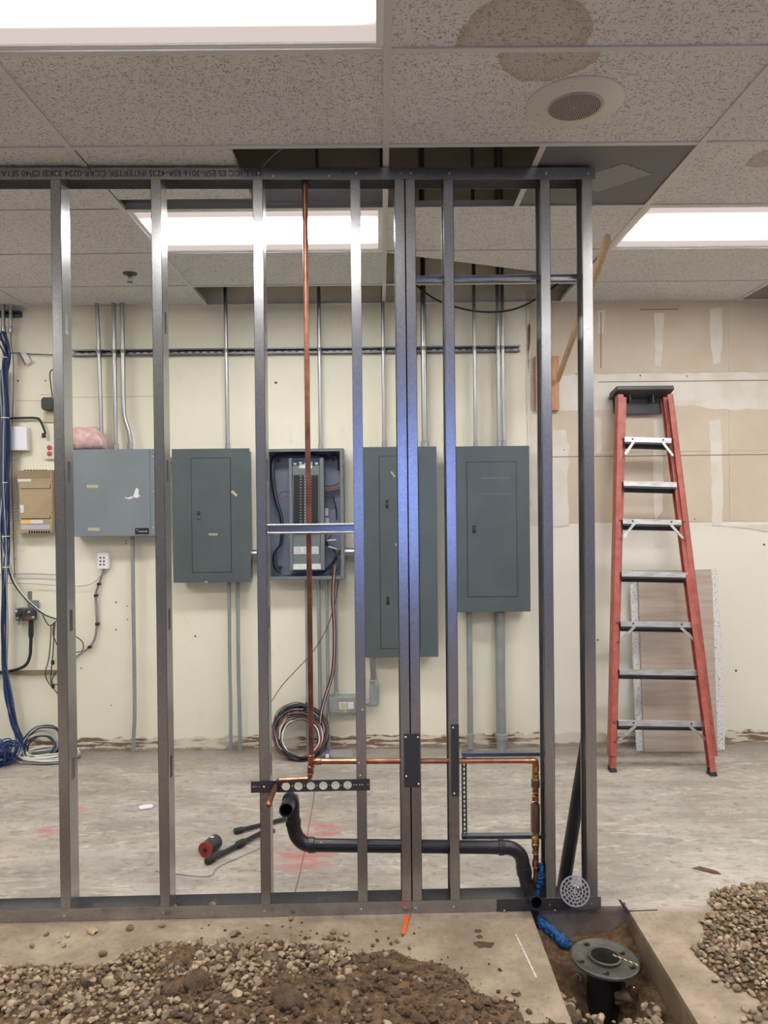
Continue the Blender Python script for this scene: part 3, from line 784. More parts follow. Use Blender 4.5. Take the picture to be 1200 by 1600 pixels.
# pipe bracket with round holes across two studs
a, c = PF(392, 1230, -0.004), PF(578, 1226, -0.004)
L_ = c.x - a.x; hh = 0.0235
hol = [(px - 392) / 186.0 * L_ for px in (446.5, 466, 485.5, 505, 524, 543)]
b = MB(FX); rr = 0.0175
slope = (c.z - a.z) / L_
def bp(u, v, y): return (a.x + u, y, a.z + slope * u + v)
def bbox(u0, u1, v0, v1):
    b.hexa([bp(u0, v0, -0.004), bp(u1, v0, -0.004), bp(u1, v0, -0.0018), bp(u0, v0, -0.0018), bp(u0, v1, -0.004), bp(u1, v1, -0.004), bp(u1, v1, -0.0018), bp(u0, v1, -0.0018)])
edges = [0.0]
for u in hol: edges += [u - rr, u + rr]
edges.append(L_)
for i in range(0, len(edges), 2): bbox(edges[i], edges[i + 1], -hh, hh)
for u in hol:                                   # rounded octagonal holes
    n8 = 12
    for sgn in (1, -1):
        for i in range(n8 // 2):
            t0, t1 = math.pi * i / (n8 // 2), math.pi * (i + 1) / (n8 // 2)
            p0, p1 = (u + rr * math.cos(t0), sgn * rr * 0.97 * math.sin(t0)), (u + rr * math.cos(t1), sgn * rr * 0.97 * math.sin(t1))
            q = [bp(p1[0], p1[1], -0.004), bp(p0[0], p0[1], -0.004), bp(p0[0], sgn * hh, -0.004), bp(p1[0], sgn * hh, -0.004)]
            q2 = [(v[0], -0.0018, v[2]) for v in q]
            b.hexa(q + q2)
brk = b.build('pipe_bracket', 'plate', frame)
for px in (396, 400, 405, 438, 456.5, 476, 495, 514.5, 533, 553, 557, 562, 566, 575):
    screw(PFW(px, 1229.5 - (px - 392) * 0.02, -0.0042), (0, -1, 0), 0.0022, brk)
screw(PFW(412.5, 1229.5, -0.0042), (0, -1, 0), 0.0036, brk)

# printed text on the top track, upside down
fc = bpy.data.curves.new('track_text', 'FONT')
fc.body = 'MILL ICC ES ESR-3016 ESR-4205 INTERTEK CCRR-0224 33KSI CP40 SE1A'
fc.size = 0.04; fc.extrude = 0.0002; fc.space_character = 1.0
fo = bpy.data.objects.new('tmp', fc); COL.objects.link(fo)
bpy.context.view_layer.update()
me = bpy.data.meshes.new_from_object(fo.evaluated_get(bpy.context.evaluated_depsgraph_get()))
bpy.data.objects.remove(fo)
xs = [v.co.x for v in me.vertices]
W_ = max(xs) - min(xs); x0 = min(xs)
pa, pb = PF(408, 274), PF(2, 276)
sx = (pa.x - pb.x) / W_
wc = FX(((pa.x + pb.x) / 2, -TH - 0.0004, ZT - 0.023))
for v in me.vertices:                            # turned half round, right end reads first
    u = -(v.co.x - x0 - W_ / 2) * sx; w = -(v.co.y - 0.0145) * 0.86
    v.co = Vector((u, FSL * u - v.co.z * 0.5, w))
me.materials.append(M['ink'])
o = bpy.data.objects.new('printed_text', me)
link(o, wc, frame); o['label'] = 'black upside-down printed lettering'

# ================================================================== COPPER WATER LINE
cop = thing('copper_water_line', 'copper water pipe running down the frame, across it and down beside the drain', 'pipe', PFW(836, 1390, 0.05))
DP = 0.050
rp = 0.0111
top, tee = PFW(476, 262, DP), PFW(486.5, 1190, DP)
top.z = ZT - 0.002
MB().tube([top, tee], rp, 14).build('riser', 'copper_old', cop, smooth=True)
c0 = PFW(837, 1188.5, DP)
MB().tube([tee + Vector((0.02, 0, 0)), c0 - Vector((0.02, 0, 0))], rp, 14).build('cross_pipe', 'copper', cop, smooth=True)
def coupling(a, axis, ln, r, material='copper', name='coupling', rings=True):
    axis = Vector(axis).normalized()
    o = MB().lathe([(r * 0.96, 0), (r, 0.002), (r, ln - 0.002), (r * 0.96, ln)], a, axis, 14).build(name, material, cop, smooth=True)
    if rings:
        for h in (0.0, ln): MB().lathe([(r * 0.95, -0.0015), (r * 1.10, 0), (r * 0.95, 0.0015)], Vector(a) + axis * h, axis, 14).build('solder_joint', 'solder', o, smooth=True)
    return o
coupling(tee + Vector((0, 0, -0.022)), (0, 0, 1), 0.05, rp * 1.25, name='tee')
coupling(tee + Vector((0.010, 0, 0)), (1, 0, 0), 0.032, rp * 1.25, name='tee_branch')
# down leg, elbow and stub-out through the bracket
d1 = PFW(485, 1217.5, DP); stub = PFW(433, 1219.5, DP)
MB().tube(curve([tee, tee.lerp(d1, 0.5), d1 + Vector((0, 0, 0.02)), d1 + Vector((-0.004, 0, 0.005)), d1 + Vector((-0.02, 0, 0)), stub + Vector((0.02, 0, 0)), stub + Vector((0.004, -0.004, -0.001)), PFW(431, 1226, 0.01), PFW(429, 1232, -0.04), PFW(420, 1255, -0.17)], 5), rp, 12).build('stub_out', 'copper', cop, smooth=True)
e = PFW(420, 1255, -0.17)
MB().lathe([(rp * 1.12, 0), (rp * 1.12, 0.02), (rp * 0.7, 0.026), (0.0001, 0.028)], e + Vector((0, 0.004, 0)), (e - stub), 12).build('end_cap', 'copper', cop, smooth=True)
MB().lathe([(0.021, 0), (0.021, 0.006), (0.013, 0.007)], PFW(430.5, 1229, -0.004), (0, -1, 0), 16).build('grommet', 'black', cop, smooth=True)
coupling(d1.lerp(tee, 0.34), (0, 0, 1), 0.030, rp * 1.22)
# elbow and valve riser at the right
low = PFW(837.5, 1362, DP)
MB().tube(curve([c0 - Vector((0.03, 0, 0)), c0 - Vector((0.012, 0, 0)), c0 - Vector((0.002, 0, 0.003)), c0 - Vector((0, 0, 0.014)), c0 - Vector((0, 0, 0.04))], 5), rp * 1.2, 14).build('elbow', 'copper', cop, smooth=True)
MB().tube([c0 - Vector((0, 0, 0.03)), low], rp, 14).build('drop_pipe', 'copper_old', cop, smooth=True)
def at_px(py): return PFW(836.6, py, DP)
for (ya, yb, r, mt, nm) in ((1198, 1205, 1.3, 'brass', 'nut'), (1209, 1217, 1.35, 'brass', 'nut'), (1217, 1230, 1.62, 'bronze', 'union'), (1234, 1238, 1.25, 'copper', 'coupling'), (1243, 1251, 1.25, 'copper', 'coupling'),
                            (1256, 1299, 1.72, 'bronze', 'water_hammer_arrestor'), (1300, 1306, 1.35, 'brass', 'nut'), (1308, 1318, 1.5, 'brass', 'union'), (1318, 1325, 1.35, 'bronze', 'nut'), (1329, 1333, 1.25, 'copper', 'coupling'), (1344, 1354, 1.22, 'copper', 'coupling')):
    q = at_px(yb)
    coupling(q, (0, 0, 1), (at_px(ya) - q).length, rp * r, mt, nm, rings=mt != 'bronze')
a = at_px(1192)
MB().box(a + Vector((-0.016, -0.016, -0.052)), a + Vector((-0.008, -0.010, 0.0))).build('brass_tag', 'brass', cop, bevel=0.001)
MB().tube(curve([low, PFW(837, 1370, DP - 0.004), PFW(833, 1392, DP - 0.006), PFW(830, 1412, DP - 0.010), PFW(831, 1440, DP - 0.02)], 4), rp * 0.98, 12).build('tail_pipe', 'copper_old', cop, smooth=True)

# ================================================================== BLACK DRAIN PIPE
def pipe_end(p, axis, r, parent, ln=0.06, material='abs'):     # hollow mouth of a pipe
    MB().lathe([(r, -ln), (r, 0), (r * 0.97, 0.001), (r * 0.85, 0.001), (r * 0.84, 0), (r * 0.84, -ln + 0.004)], p, axis, 24, caps=False).build('pipe_mouth', material, parent, smooth=True)
    MB().lathe([(r * 0.845, -ln + 0.006), (0.0001, -ln + 0.006)], p, axis, 24, caps=False).build('bore_shade', 'dark', parent)  # black disc stands in for the shade deep in the bore
dr = thing('black_drain_pipe', 'black plastic drain pipe crossing the frame low down, with two open ends', 'pipe', PFW(640, 1322, 0.045))
ra = 0.0272
DD = 0.048
E1 = PFW(458, 1300, DD); H0 = PFW(500, 1320.5, DD); H1 = PFW(772, 1324, DD)
V0 = PFW(456.5, 1252, DD)
# sanitary elbow from the stub to the vertical, long sweep, run, long sweep
end = PFW(447, 1266, -0.17)
ed = (end - PFW(452, 1252, 0.0)).normalized()
MB().tube(curve([PFW(453, 1249, 0.05), PFW(452, 1252, 0.0), end - ed * 0.058], 4), ra, 20).build('stub', 'abs', dr, smooth=True)
pipe_end(end, ed, ra, dr)
b = MB().lathe([(ra * 1.0, -0.002), (ra * 1.13, 0), (ra * 1.13, 0.03), (ra * 1.0, 0.032)], PFW(452.5, 1251, -0.035), (PFW(453, 1249, 0.05) - end), 20); b.build('socket', 'abs', dr, smooth=True)
MB().tube(curve([PFW(455, 1244, DD + 0.004), PFW(457.5, 1256, DD), PFW(458, 1272, DD), PFW(458.5, 1287, DD)], 4), ra * 1.0, 20).build('vertical_leg', 'abs', dr, smooth=True)
MB().tube(curve([PFW(458.5, 1282, DD), PFW(459.5, 1294, DD), PFW(464, 1307, DD), PFW(473, 1316.5, DD), PFW(484, 1320.5, DD), PFW(494, 1321, DD)], 5), ra * 1.08, 20).build('sweep_elbow', 'abs', dr, smooth=True)
for (p, ax) in ((PFW(458.3, 1280, DD), (0, 0, -1)), (PFW(482, 1320.3, DD), (1, 0, 0)), (PFW(778, 1324, DD), (1, 0, 0))):
    MB().lathe([(ra * 1.02, 0), (ra * 1.18, 0.002), (ra * 1.18, 0.024), (ra * 1.02, 0.026)], p, ax, 20).build('hub', 'abs', dr, smooth=True)
MB().tube([PFW(488, 1320.6, DD), PFW(785, 1324, DD)], ra, 20).build('run_pipe', 'abs', dr, smooth=True)
MB().tube(curve([PFW(782, 1324, DD), PFW(795, 1324.5, DD), PFW(806, 1329, DD), PFW(814, 1338, DD), PFW(817, 1350, DD), PFW(818, 1360, DD)], 5), ra * 1.08, 20).build('sweep_elbow', 'abs', dr, smooth=True)
MB().lathe([(ra * 1.02, 0), (ra * 1.17, 0.002), (ra * 1.17, 0.036), (ra * 1.02, 0.038)], PFW(817.5, 1353, DD), PFW(820, 1368, DD) - PFW(817.5, 1353, DD), 20).build('hub', 'abs', dr, smooth=True)
MB().tube(curve([PFW(818, 1358, DD), PFW(821, 1373, DD), PFW(825, 1388, DD - 0.004), PFW(829, 1402, DD - 0.012), PFW(831, 1425, DD - 0.02), PFW(832, 1460, DD - 0.03)], 5), ra * 1.02, 20).build('lower_leg', 'abs', dr, smooth=True)
MB().lathe([(ra * 1.02, 0), (ra * 1.17, 0.002), (ra * 1.17, 0.03), (ra * 1.02, 0.032)], PFW(823.5, 1380, DD - 0.002), PFW(828, 1396, DD - 0.008) - PFW(823.5, 1380, DD - 0.002), 20).build('hub', 'abs', dr, smooth=True)
e2 = PFW(838.5, 1411, -0.075)
ed = (e2 - PFW(830, 1402, 0.03)).normalized()
MB().tube([PFW(830, 1402, 0.03), e2 - ed * 0.048], ra * 0.98, 20).build('cleanout_stub', 'abs', dr, smooth=True)
pipe_end(e2, ed, ra * 0.98, dr, 0.05)
for (px, py) in ((502, 1316), (821, 1367), (833, 1399)):
    q = PFW(px, py, 0.02); MB().box(q + Vector((-0.004, -0.003, -0.002)), q + Vector((0.004, -0.0005, 0.002))).build('white_mark', 'label', dr)

# loose length of black pipe leaning behind the frame
a = PFW(880, 1404, 0.15); a.z = 0.008; c = PFW(918, 1150, 0.20)
t = thing('loose_black_pipe', 'loose length of black pipe leaning upright behind the right end of the frame', 'pipe', a)
ed = (c - a).normalized()
MB().tube([a, c - ed * 0.058], 0.0285, 22).build('pipe_wall', 'abs', t, smooth=True)
pipe_end(c, ed, 0.0285, t)

# round slotted strainer leaning in the frame corner
c = PFW(898.5, 1392.5, -0.012)
t = thing('drain_strainer', 'round silver slotted drain strainer propped in the bottom corner of the frame', 'strainer', c - Vector((0, 0, 0.06)))
ax = Vector((-0.12, -1, 0.22)).normalized()
u = ax.cross(Vector((0, 0, 1))).normalized(); w = u.cross(ax)
Rr = 0.0605
b = MB()
def ann(r0, r1, th=0.003, k=40):
    b.lathe([(r0, -th / 2), (r1, -th / 2), (r1, th / 2), (r0, th / 2), (r0, -th / 2)], c, ax, k, caps=False)
rad = [0.0605, 0.0545, 0.0455, 0.041, 0.033, 0.0285, 0.021, 0.017, 0.010]
ann(rad[1], rad[0]); ann(rad[3], rad[2]); ann(rad[5], rad[4]); ann(rad[7], rad[6])
b.lathe([(rad[8], -0.0015), (rad[8], 0.0015)], c, ax, 20)
for ring, (r0, r1, num) in enumerate(((0.0453, 0.0547, 18), (0.0328, 0.0412, 14), (0.0208, 0.0287, 10), (0.0098, 0.0172, 6))):
    for j in range(num):
        an = 2 * math.pi * (j + 0.5 * (ring % 2)) / num
        d = u * math.cos(an) + w * math.sin(an); e = -u * math.sin(an) + w * math.cos(an)
        b.obox(c + d * (r0 + r1) / 2, d * (r1 - r0) / 2, e * 0.0022, ax * 0.0014)
b.build('slotted_disc', 'satin', t, smooth=True)
MB().lathe([(0.0095, 0), (0.0095, 0.002), (0.004, 0.003)], c + u * -0.012 + w * 0.012 + ax * 0.0015, ax, 14).build('boss', 'solder', t, smooth=True)

# ================================================================== BACK WALL: PANELS AND CONDUITS
DPX = 0.14
YFP = YW - DPX                                  # front plane of the panels
def tri_marks(t, marks, Y, material='tape'):
    for (px, py, w, h, rot) in marks:
        c = P(px, py, Y - 0.0006); ux = Vector((math.cos(rot), 0, -math.sin(rot))); uz = Vector((math.sin(rot), 0, math.cos(rot)))
        MB().obox(c, ux * w / F * Y / 2, (0, 0.0005, 0), uz * h / F * Y / 2).build('tape_scrap', material, t)
def panel(name, label, rect, door, latches, mat_='panel', tapes=()):
    x0, x1, z0, z1 = rectW(*rect, YFP)
    t = thing(name, label, 'electrical panel', ((x0 + x1) / 2, YW - DPX / 2, z0))
    MB().box((x0 + 0.012, YFP + 0.004, z0 + 0.012), (x1 - 0.012, YW - 0.0005, z1 - 0.012)).build('box', mat_, t, bevel=0.003)
    MB().box((x0, YFP, z0), (x1, YFP + 0.004, z1)).build('cover', mat_, t, bevel=0.0015)
    dx0, dx1, dz0, dz1 = rectW(*door, YFP)
    g = MB()
    for (a, c) in (((dx0 - 0.003, dz0 - 0.003), (dx1 + 0.003, dz0)), ((dx0 - 0.003, dz1), (dx1 + 0.003, dz1 + 0.003)), ((dx0 - 0.003, dz0), (dx0, dz1)), ((dx1, dz0), (dx1 + 0.003, dz1))):
        g.box((a[0], YFP - 0.0006, a[1]), (c[0], YFP, c[1]))
    g.build('door_gap', 'dark', t)
    d = MB().box((dx0, YFP - 0.003, dz0), (dx1, YFP, dz1)).build('door', mat_, t, bevel=0.0012)
    for (px, py, w, h) in latches:
        q = P(px, py, YFP - 0.004); ww, hh = w / F * YFP / 2, h / F * YFP / 2
        l = MB().box((q.x - ww, YFP - 0.0065, q.z - hh), (q.x + ww, YFP - 0.003, q.z + hh)).build('latch', 'black', d, bevel=0.001)
        MB().box((q.x - ww * 0.55, YFP - 0.008, q.z - hh * 0.25), (q.x + ww * 0.55, YFP - 0.0062, q.z + hh * 0.7)).build('keyhole_plate', 'plate', t, bevel=0.0006)
    tri_marks(t, tapes, YFP - 0.003)
    for (fx, fz) in ((0.03, 0.02), (0.97, 0.02), (0.03, 0.98), (0.97, 0.98)):
        screw((x0 + (x1 - x0) * fx, YFP, z0 + (z1 - z0) * fz), (0, -1, 0), 0.0035, t, mat_)
    return t
p2 = panel('electrical_cabinet', 'dark grey closed panel with tape scraps, right beside the pull box', (269.5, 701, 391, 910), (300, 716, 360.5, 894),
           [(310.3, 802, 5, 6), (310.3, 811.5, 5, 2)], tapes=[(366, 771, 11, 4, 0.75), (333, 835, 14, 3, 0.03), (322, 909, 5, 2, 0)])
p4 = panel('electrical_cabinet', 'tallest dark grey panel, half hidden behind the double stud', (565.5, 698, 683.5, 1027), (594, 713, 655, 1013),
           [(604.8, 788, 4.5, 13), (606, 938.5, 4.5, 12)], tapes=[(614, 741, 10, 2.4, 1.0), (619, 851, 2, 4, 0)])
p5 = panel('electrical_cabinet', 'dark grey closed panel nearest the ladder, right of the single stud', (713, 697, 828, 956), (730.5, 722, 807, 932),
           [(741, 827, 5, 12)])
x0, x1, z0, z1 = rectW(752, 746, 797, 772, YFP - 0.003)
g = MB()
for (a, c) in (((x0, z1 - 0.006), (x1, z1)), ((x0, z0), (x1, z0 + 0.004))): g.box((a[0], YFP - 0.0036, a[1]), (c[0], YFP - 0.003, c[1]))
g.build('faded_label_mark', 'trim_grey', p5)
c = P(811, 694, YFP + 0.06)
MB().lathe([(0.045, 0), (0.045, 0.006), (0.03, 0.012)], (c.x, YFP + 0.06, rectW(713, 697, 828, 956, YFP)[3] - 0.0125), (0, 0, 1), 20).build('knockout_cap', 'emt', p5, smooth=True)

# pull box at the left
x0, x1, z0, z1 = rectW(109, 702, 246, 838, YFP)
t = thing('pull_box', 'wide lighter grey metal pull box with chipped paint at the left of the panels', 'electrical box', ((x0 + x1) / 2, YW - DPX / 2, z0))
MB().box((x0, YFP + 0.003, z0), (x1, YW - 0.0005, z1)).build('box', 'panel_light', t, bevel=0.002)
xs_ = P(234.5, 770, YFP).x
MB().box((x0, YFP, z0 + 0.002), (xs_ - 0.0015, YFP + 0.003, z1 - 0.001)).build('cover', 'panel_light', t, bevel=0.001)
MB().box((xs_ + 0.0015, YFP, z0 + 0.002), (x1, YFP + 0.003, z1 - 0.001)).build('cover_strip', 'panel_light', t, bevel=0.001)
for py in (713, 768, 824): screw(P(239.5, py, YFP), (0, -1, 0), 0.004, t)
tri_marks(t, [(144.5, 760, 18, 4.5, 0.03), (146.5, 827, 18, 4.5, 0.03)], YFP)
for poly in (((208, 776), (210, 769), (213, 762), (217, 765), (216, 772), (219, 775), (214, 778), (210, 777)), ((194, 776), (199, 778), (207, 775), (208, 778), (202, 780), (197, 779))):
    MB().prism([P(a, b_, YFP - 0.0008) for a, b_ in poly], (0, 0.0008, 0)).build('paint_chip', 'chip', t)
lx0, lx1, lz0, lz1 = rectW(211, 825, 233, 835, YFP)
o = MB().box((lx0, YFP - 0.0015, lz0), (lx1, YFP, lz1)).build('nameplate', 'black', t, bevel=0.0006)
q = P(214.5, 828.5, YFP); MB().lathe([(0.006, 0), (0.006, 0.0005)], (q.x, YFP - 0.0015, q.z), (0, -1, 0), 10).build('badge', 'panel_light', o)
q0, q1 = P(217, 830.5, YFP), P(231, 830.5, YFP)
b = MB()
for k in range(9): b.box((q0.x + (q1.x - q0.x) * k / 9, YFP - 0.002, q0.z - 0.0025), (q0.x + (q1.x - q0.x) * (k + 0.65) / 9, YFP - 0.0015, q0.z + 0.0025))
b.build('nameplate_lettering', 'chip', o)

# open breaker panel
x0, x1, z0, z1 = rectW(416, 701, 537.5, 906, YFP)
t3 = thing('open_breaker_cabinet', 'open grey electrical panel with its breakers and wiring exposed', 'electrical panel', ((x0 + x1) / 2, YW - DPX / 2, z0))
ix0, ix1, iz0, iz1 = rectW(421.5, 705.5, 532, 900.5, YFP)
e = 0.003
b = MB().box((x0, YW - 0.004, z0), (x1, YW - 0.0005, z1)).box((x0, YFP, z0), (x0 + e, YW, z1)).box((x1 - e, YFP, z0), (x1, YW, z1)).box((x0, YFP, z0), (x1, YW, z0 + e)).box((x0, YFP, z1 - e), (x1, YW, z1))
b.build('box', 'panel_in', t3)
b = MB().box((x0, YFP, z0), (ix0, YFP + 0.003, z1)).box((ix1, YFP, z0), (x1, YFP + 0.003, z1)).box((ix0, YFP, z0), (ix1, YFP + 0.003, iz0)).box((ix0, YFP, iz1), (ix1, YFP + 0.003, z1))
b.build('flange', 'trim_grey', t3, bevel=0.001)
for (px, py) in ((418.5, 729.5), (534, 729), (419, 790), (420, 878), (535, 800)): screw(P(px, py, YFP), (0, -1, 0), 0.003, t3, 'dark')
YD = YFP + 0.045                                 # dead front
sc_ = YD / YFP
dx0, dx1, dz0, dz1 = rectW(452.5, 716, 506.5, 891, YD)
MB().box((dx0 + 0.02, YD + 0.012, dz0), (dx1 - 0.02, YW - 0.004, dz1)).build('chassis', 'panel_in', t3)
df = MB().box((dx0 + 0.022, YD, dz0 + 0.0), (dx1 - 0.028, YD + 0.012, dz1 - 0.05)).build('dead_front', 'trim_grey', t3, bevel=0.001)
for a in ((dx0, dx0 + 0.02), (dx1 - 0.026, dx1)): MB().box((a[0], YD - 0.006, dz0), (a[1], YD + 0.03, dz1)).build('side_rail', 'trim_grey', t3, bevel=0.001)
# main lugs at the top
lx0, lx1, lz0, lz1 = rectW(457, 717, 499, 727, YD)
MB().box((lx0, YD + 0.004, lz0), (lx1, YD + 0.02, lz1)).build('lug_block', 'navy', t3)
for k in range(5):
    xx = lx0 + (lx1 - lx0) * (k + 0.5) / 5
    MB().box((xx - 0.012, YD - 0.004, lz0 + 0.002), (xx + 0.010, YD + 0.004, lz0 + 0.016 + 0.006 * (k % 2))).build('lug', 'steel', t3, bevel=0.001)
def lab(px0, py0, px1, py1, Y=None, parent=t3, material='label'):
    Y = Y or YD
    a0, a1, c0_, c1_ = rectW(px0, py0, px1, py1, Y - 0.001)
    return MB().box((a0, Y - 0.0014, c0_), (a1, Y - 0.0002, c1_)).build('paper_label', material, parent)
lab(467.5, 725.5, 487.5, 731.5)
# breakers
br = None
for col_, (a, c) in enumerate(((459, 475.5), (480.5, 497))):
    for k in range(21):
        py = 742.5 + 4.35 * k
        q0, q1 = P(a, py, YD), P(c, py + 4.1, YD)
        cen = Vector(((q0.x + q1.x) / 2, YD - 0.005, (q0.z + q1.z) / 2))
        if br is None:
            w, h = (q1.x - q0.x) / 2, (q0.z - q1.z) / 2
            b = MB().box(cen + Vector((-w, -0.004, -h)), cen + Vector((w, 0.006, h)))
            b.box(cen + Vector((w * 0.15, -0.012, -h * 0.5)), cen + Vector((w * 0.6, -0.004, h * 0.5)))
            b.box(cen + Vector((-w * 0.75, -0.0055, -h * 0.65)), cen + Vector((-w * 0.15, -0.004, h * 0.3)))
            br = b.build('breaker', 'rubber', t3, at=cen)
            br.data.materials.append(M['strut'])
            for p_ in list(br.data.polygons)[6:12]: p_.material_index = 1
        else:
            br2 = inst(br, cen, t3, name='breaker', rot=(0, math.pi if col_ else 0, 0))
        sx_ = q1.x + 0.004 if col_ == 0 else q0.x - 0.004
        MB().box((sx_ - 0.0028, YD - 0.0008, cen.z - 0.003), (sx_ + 0.0028, YD, cen.z + 0.003)).build('number_sticker', 'chip', t3)
for (a, c, d, e_) in ((459, 854, 497.5, 865.5),): lab(a, c, d, e_)
lab(458, 881, 502, 889.5); lab(508, 794, 513, 806, YW - 0.01); lab(508.5, 809, 514, 820, YW - 0.01)
for k, (a, c) in enumerate(((459.5, 471.5), (473, 483.5), (485, 497))):
    for r_ in range(4):
        q0, q1 = P(a + 1, 856.3 + r_ * 2.4, YD), P(c - 1, 856.3 + r_ * 2.4, YD)
        MB().box((q0.x, YD - 0.0018, q0.z - 0.0014), (q1.x, YD - 0.0014, q0.z + 0.0014)).build('label_print', 'trim_grey', t3)
for (px, py) in ((457.5, 739.5), (497, 739), (452, 839), (504.5, 838), (459.5, 871.5), (499, 871)): screw(P(px, py, YD - 0.006), (0, -1, 0), 0.0035, t3)
for (px, py) in ((436, 719.5), (521.5, 718.5), (508.5, 716), (438, 886)):
    c = P(px, py, YW - 0.006); MB().lathe([(0.014, 0), (0.014, 0.004), (0.007, 0.006), (0.007, 0.012), (0.0001, 0.013)], c, (0, -1, 0), 16).build('mounting_bolt', 'plate', t3, smooth=True)
Yi = YW - 0.05
def wire(pts, Y, r, material, parent, name='wire'):
    return MB().tube(curve([P(a, c, Y) for a, c in pts], 5), r, 6).build(name, material, parent, smooth=True)
for j in range(6):
    o = j * 1.0
    wire([(512 + o, 715 - j * 0.7), (480, 707.5 + j * 0.5), (440 + o, 709 + j * .6), (425.5 + o, 716), (423 + o, 735), (424 + o * 1.1, 755), (430 + o, 785), (437 + o * .8, 806), (438.5 + o * .8, 830), (437 + o * .5, 850), (430 + o * .5, 860), (426.5 + o, 870), (428 + o, 885), (437 + o, 895 + j * .4), (455, 897 + j * .5), (480, 897 + j * .4), (503, 893 + j * .4), (516, 882 + j), (528, 866 + j)], Yi - 0.004 * (j % 3), 0.0042, ('black', 'black', 'navy', 'rubber', 'greyc', 'black')[j], t3)
for j in range(4): wire([(508, 717 + j), (522, 709 + j), (529 - j * .5, 716 + j), (530.5 - j, 735)], Yi, 0.004, 'black', t3)
for j, mt in enumerate(('black', 'redc', 'redc', 'black')): wire([(503, 759 + j * 2.8), (515, 759.5 + j * 2.8), (524, 757.5 + j * 2.8), (531, 754 + j * 3.4)], Yi, 0.0036, mt, t3)
for j in range(4): wire([(503, 771 + j * 3.8), (515, 772 + j * 3.6), (521 + j * .6, 777 + j * 3), (524.5 + j * .4, 795), (526 + j * .3, 812)], Yi, 0.0024, 'black', t3)
wire([(453, 768.5), (440, 769), (436, 775)], Yi, 0.002, 'black', t3); wire([(453, 775), (444, 776), (437, 779)], Yi, 0.002, 'redc', t3)
for j in range(4): wire([(518 - j, 836 + j), (509.5 + j * .6, 846), (511 + j, 853), (519 + j, 858), (524, 868 + j), (516, 884)], Yi - 0.01, 0.0034, 'black' if j != 2 else 'navy', t3)
for a, c in (((511, 844.5), (525, 843.5)), ((513, 854), (526.5, 858))): MB().tube([P(*a, Yi - 0.02), P(*c, Yi - 0.02)], 0.0045, 8).build('white_wire_end', 'whitec', t3, smooth=True)
for j in range(5): wire([(534, 858 + j * 2), (524, 868 + j), (519, 885), (516, 898), (522, 893 + j), (530, 886)], Yi - 0.012, 0.0034, 'black', t3)

# conduits
def conduit(pts, r, label, material='emt', Y=None, group='conduits on the back wall', couplings=(), name='electrical_conduit', ytop=None):
    w = [P(a, c, (Y or YW - 0.058)) for a, c in pts]
    if ytop: w[0].z = ytop
    base = min(w, key=lambda p: p.z)
    t = thing(name, label, 'conduit', base, group)
    MB().tube(curve(w, 6) if len(w) > 2 else w, r, 14).build('tube', material, t, smooth=True)
    for (a, c) in couplings:
        q = P(a, c, (Y or YW - 0.058))
        MB().lathe([(r * 1.02, -0.022), (r * 1.32, -0.020), (r * 1.32, 0.016), (r * 1.05, 0.020)], q, (0, 0, 1), 14).build('connector', 'emt' if material == 'emt' else material, t, smooth=True)
    return t
zc = ZC + 0.06
def px_at(px_top, px_bot, py): return px_top + (px_bot - px_top) * (py - 476) / (697 - 476)
conduit([(151, 470), (155, 560), (159, 702)], 0.0128, 'thin steel conduit left of the close pair above the pull box', ytop=zc, couplings=[(159, 698)])
conduit([(177, 470), (179, 560), (181, 702)], 0.0135, 'middle of the three steel conduits above the pull box', ytop=zc, couplings=[(181, 698)])
conduit([(190.5, 470), (192, 560), (193, 635), (195.5, 655), (201.5, 674), (203.5, 688), (203.5, 702)], 0.0145, 'steel conduit with an offset bend above the pull box', ytop=zc, couplings=[(203.5, 697)])
conduit([(351, 440), (356, 701)], 0.0128, 'single steel conduit above the panel beside the pull box', ytop=ZD - 0.01, couplings=[(356, 697)])
conduit([(497.5, 440), (501, 702)], 0.0128, 'single steel conduit above the open breaker panel', ytop=ZD - 0.01, couplings=[(501, 698)])
conduit([(598, 440), (600, 698)], 0.0120, 'thinner steel conduit above the tallest panel', ytop=ZD - 0.01, couplings=[(600, 694)])
conduit([(660, 440), (663.5, 698)], 0.0200, 'thick steel conduit above the tallest panel, right of the double stud', ytop=ZD - 0.01, couplings=[(663.5, 694)])
conduit([(739.5, 440), (743.3, 697)], 0.0125, 'lone steel conduit above the panel nearest the ladder', ytop=ZD - 0.01, couplings=[(743.3, 693), (740.5, 432)])
conduit([(776.5, 440), (780, 697)], 0.0140, 'left one of the close conduit pair above the panel nearest the ladder', ytop=ZD - 0.01, couplings=[(780, 693)])
conduit([(784, 440), (787.3, 697)], 0.0125, 'right one of the close conduit pair above the panel nearest the ladder', ytop=ZD - 0.01, couplings=[(787.3, 693)])
conduit([(207, 838), (208.5, 950), (210.5, 1100), (209.5, 1140), (208.5, 1160), (208.8, 1173)], 0.0130, 'grey conduit running from the pull box down to the floor', 'paintpipe')
conduit([(358, 909), (359, 1040), (360.3, 1100), (360.5, 1173)], 0.0120, 'left grey conduit of the pair below the panel beside the pull box', 'paintpipe')
conduit([(371.5, 909), (372.5, 1040), (374.5, 1120), (375.2, 1173)], 0.0130, 'right grey conduit of the pair below the panel beside the pull box', 'paintpipe')
conduit([(479, 905), (480.5, 1040), (481.5, 1175)], 0.0120, 'grey conduit below the open panel, behind the copper riser', 'paintpipe')
conduit([(497.5, 905), (499.5, 1050), (501.5, 1174)], 0.0130, 'grey conduit below the open panel, just right of the copper riser', 'paintpipe')
conduit([(510.5, 905), (512, 1050), (513.5, 1174)], 0.0120, 'grey conduit below the open panel ending beside the small junction box', 'paintpipe')
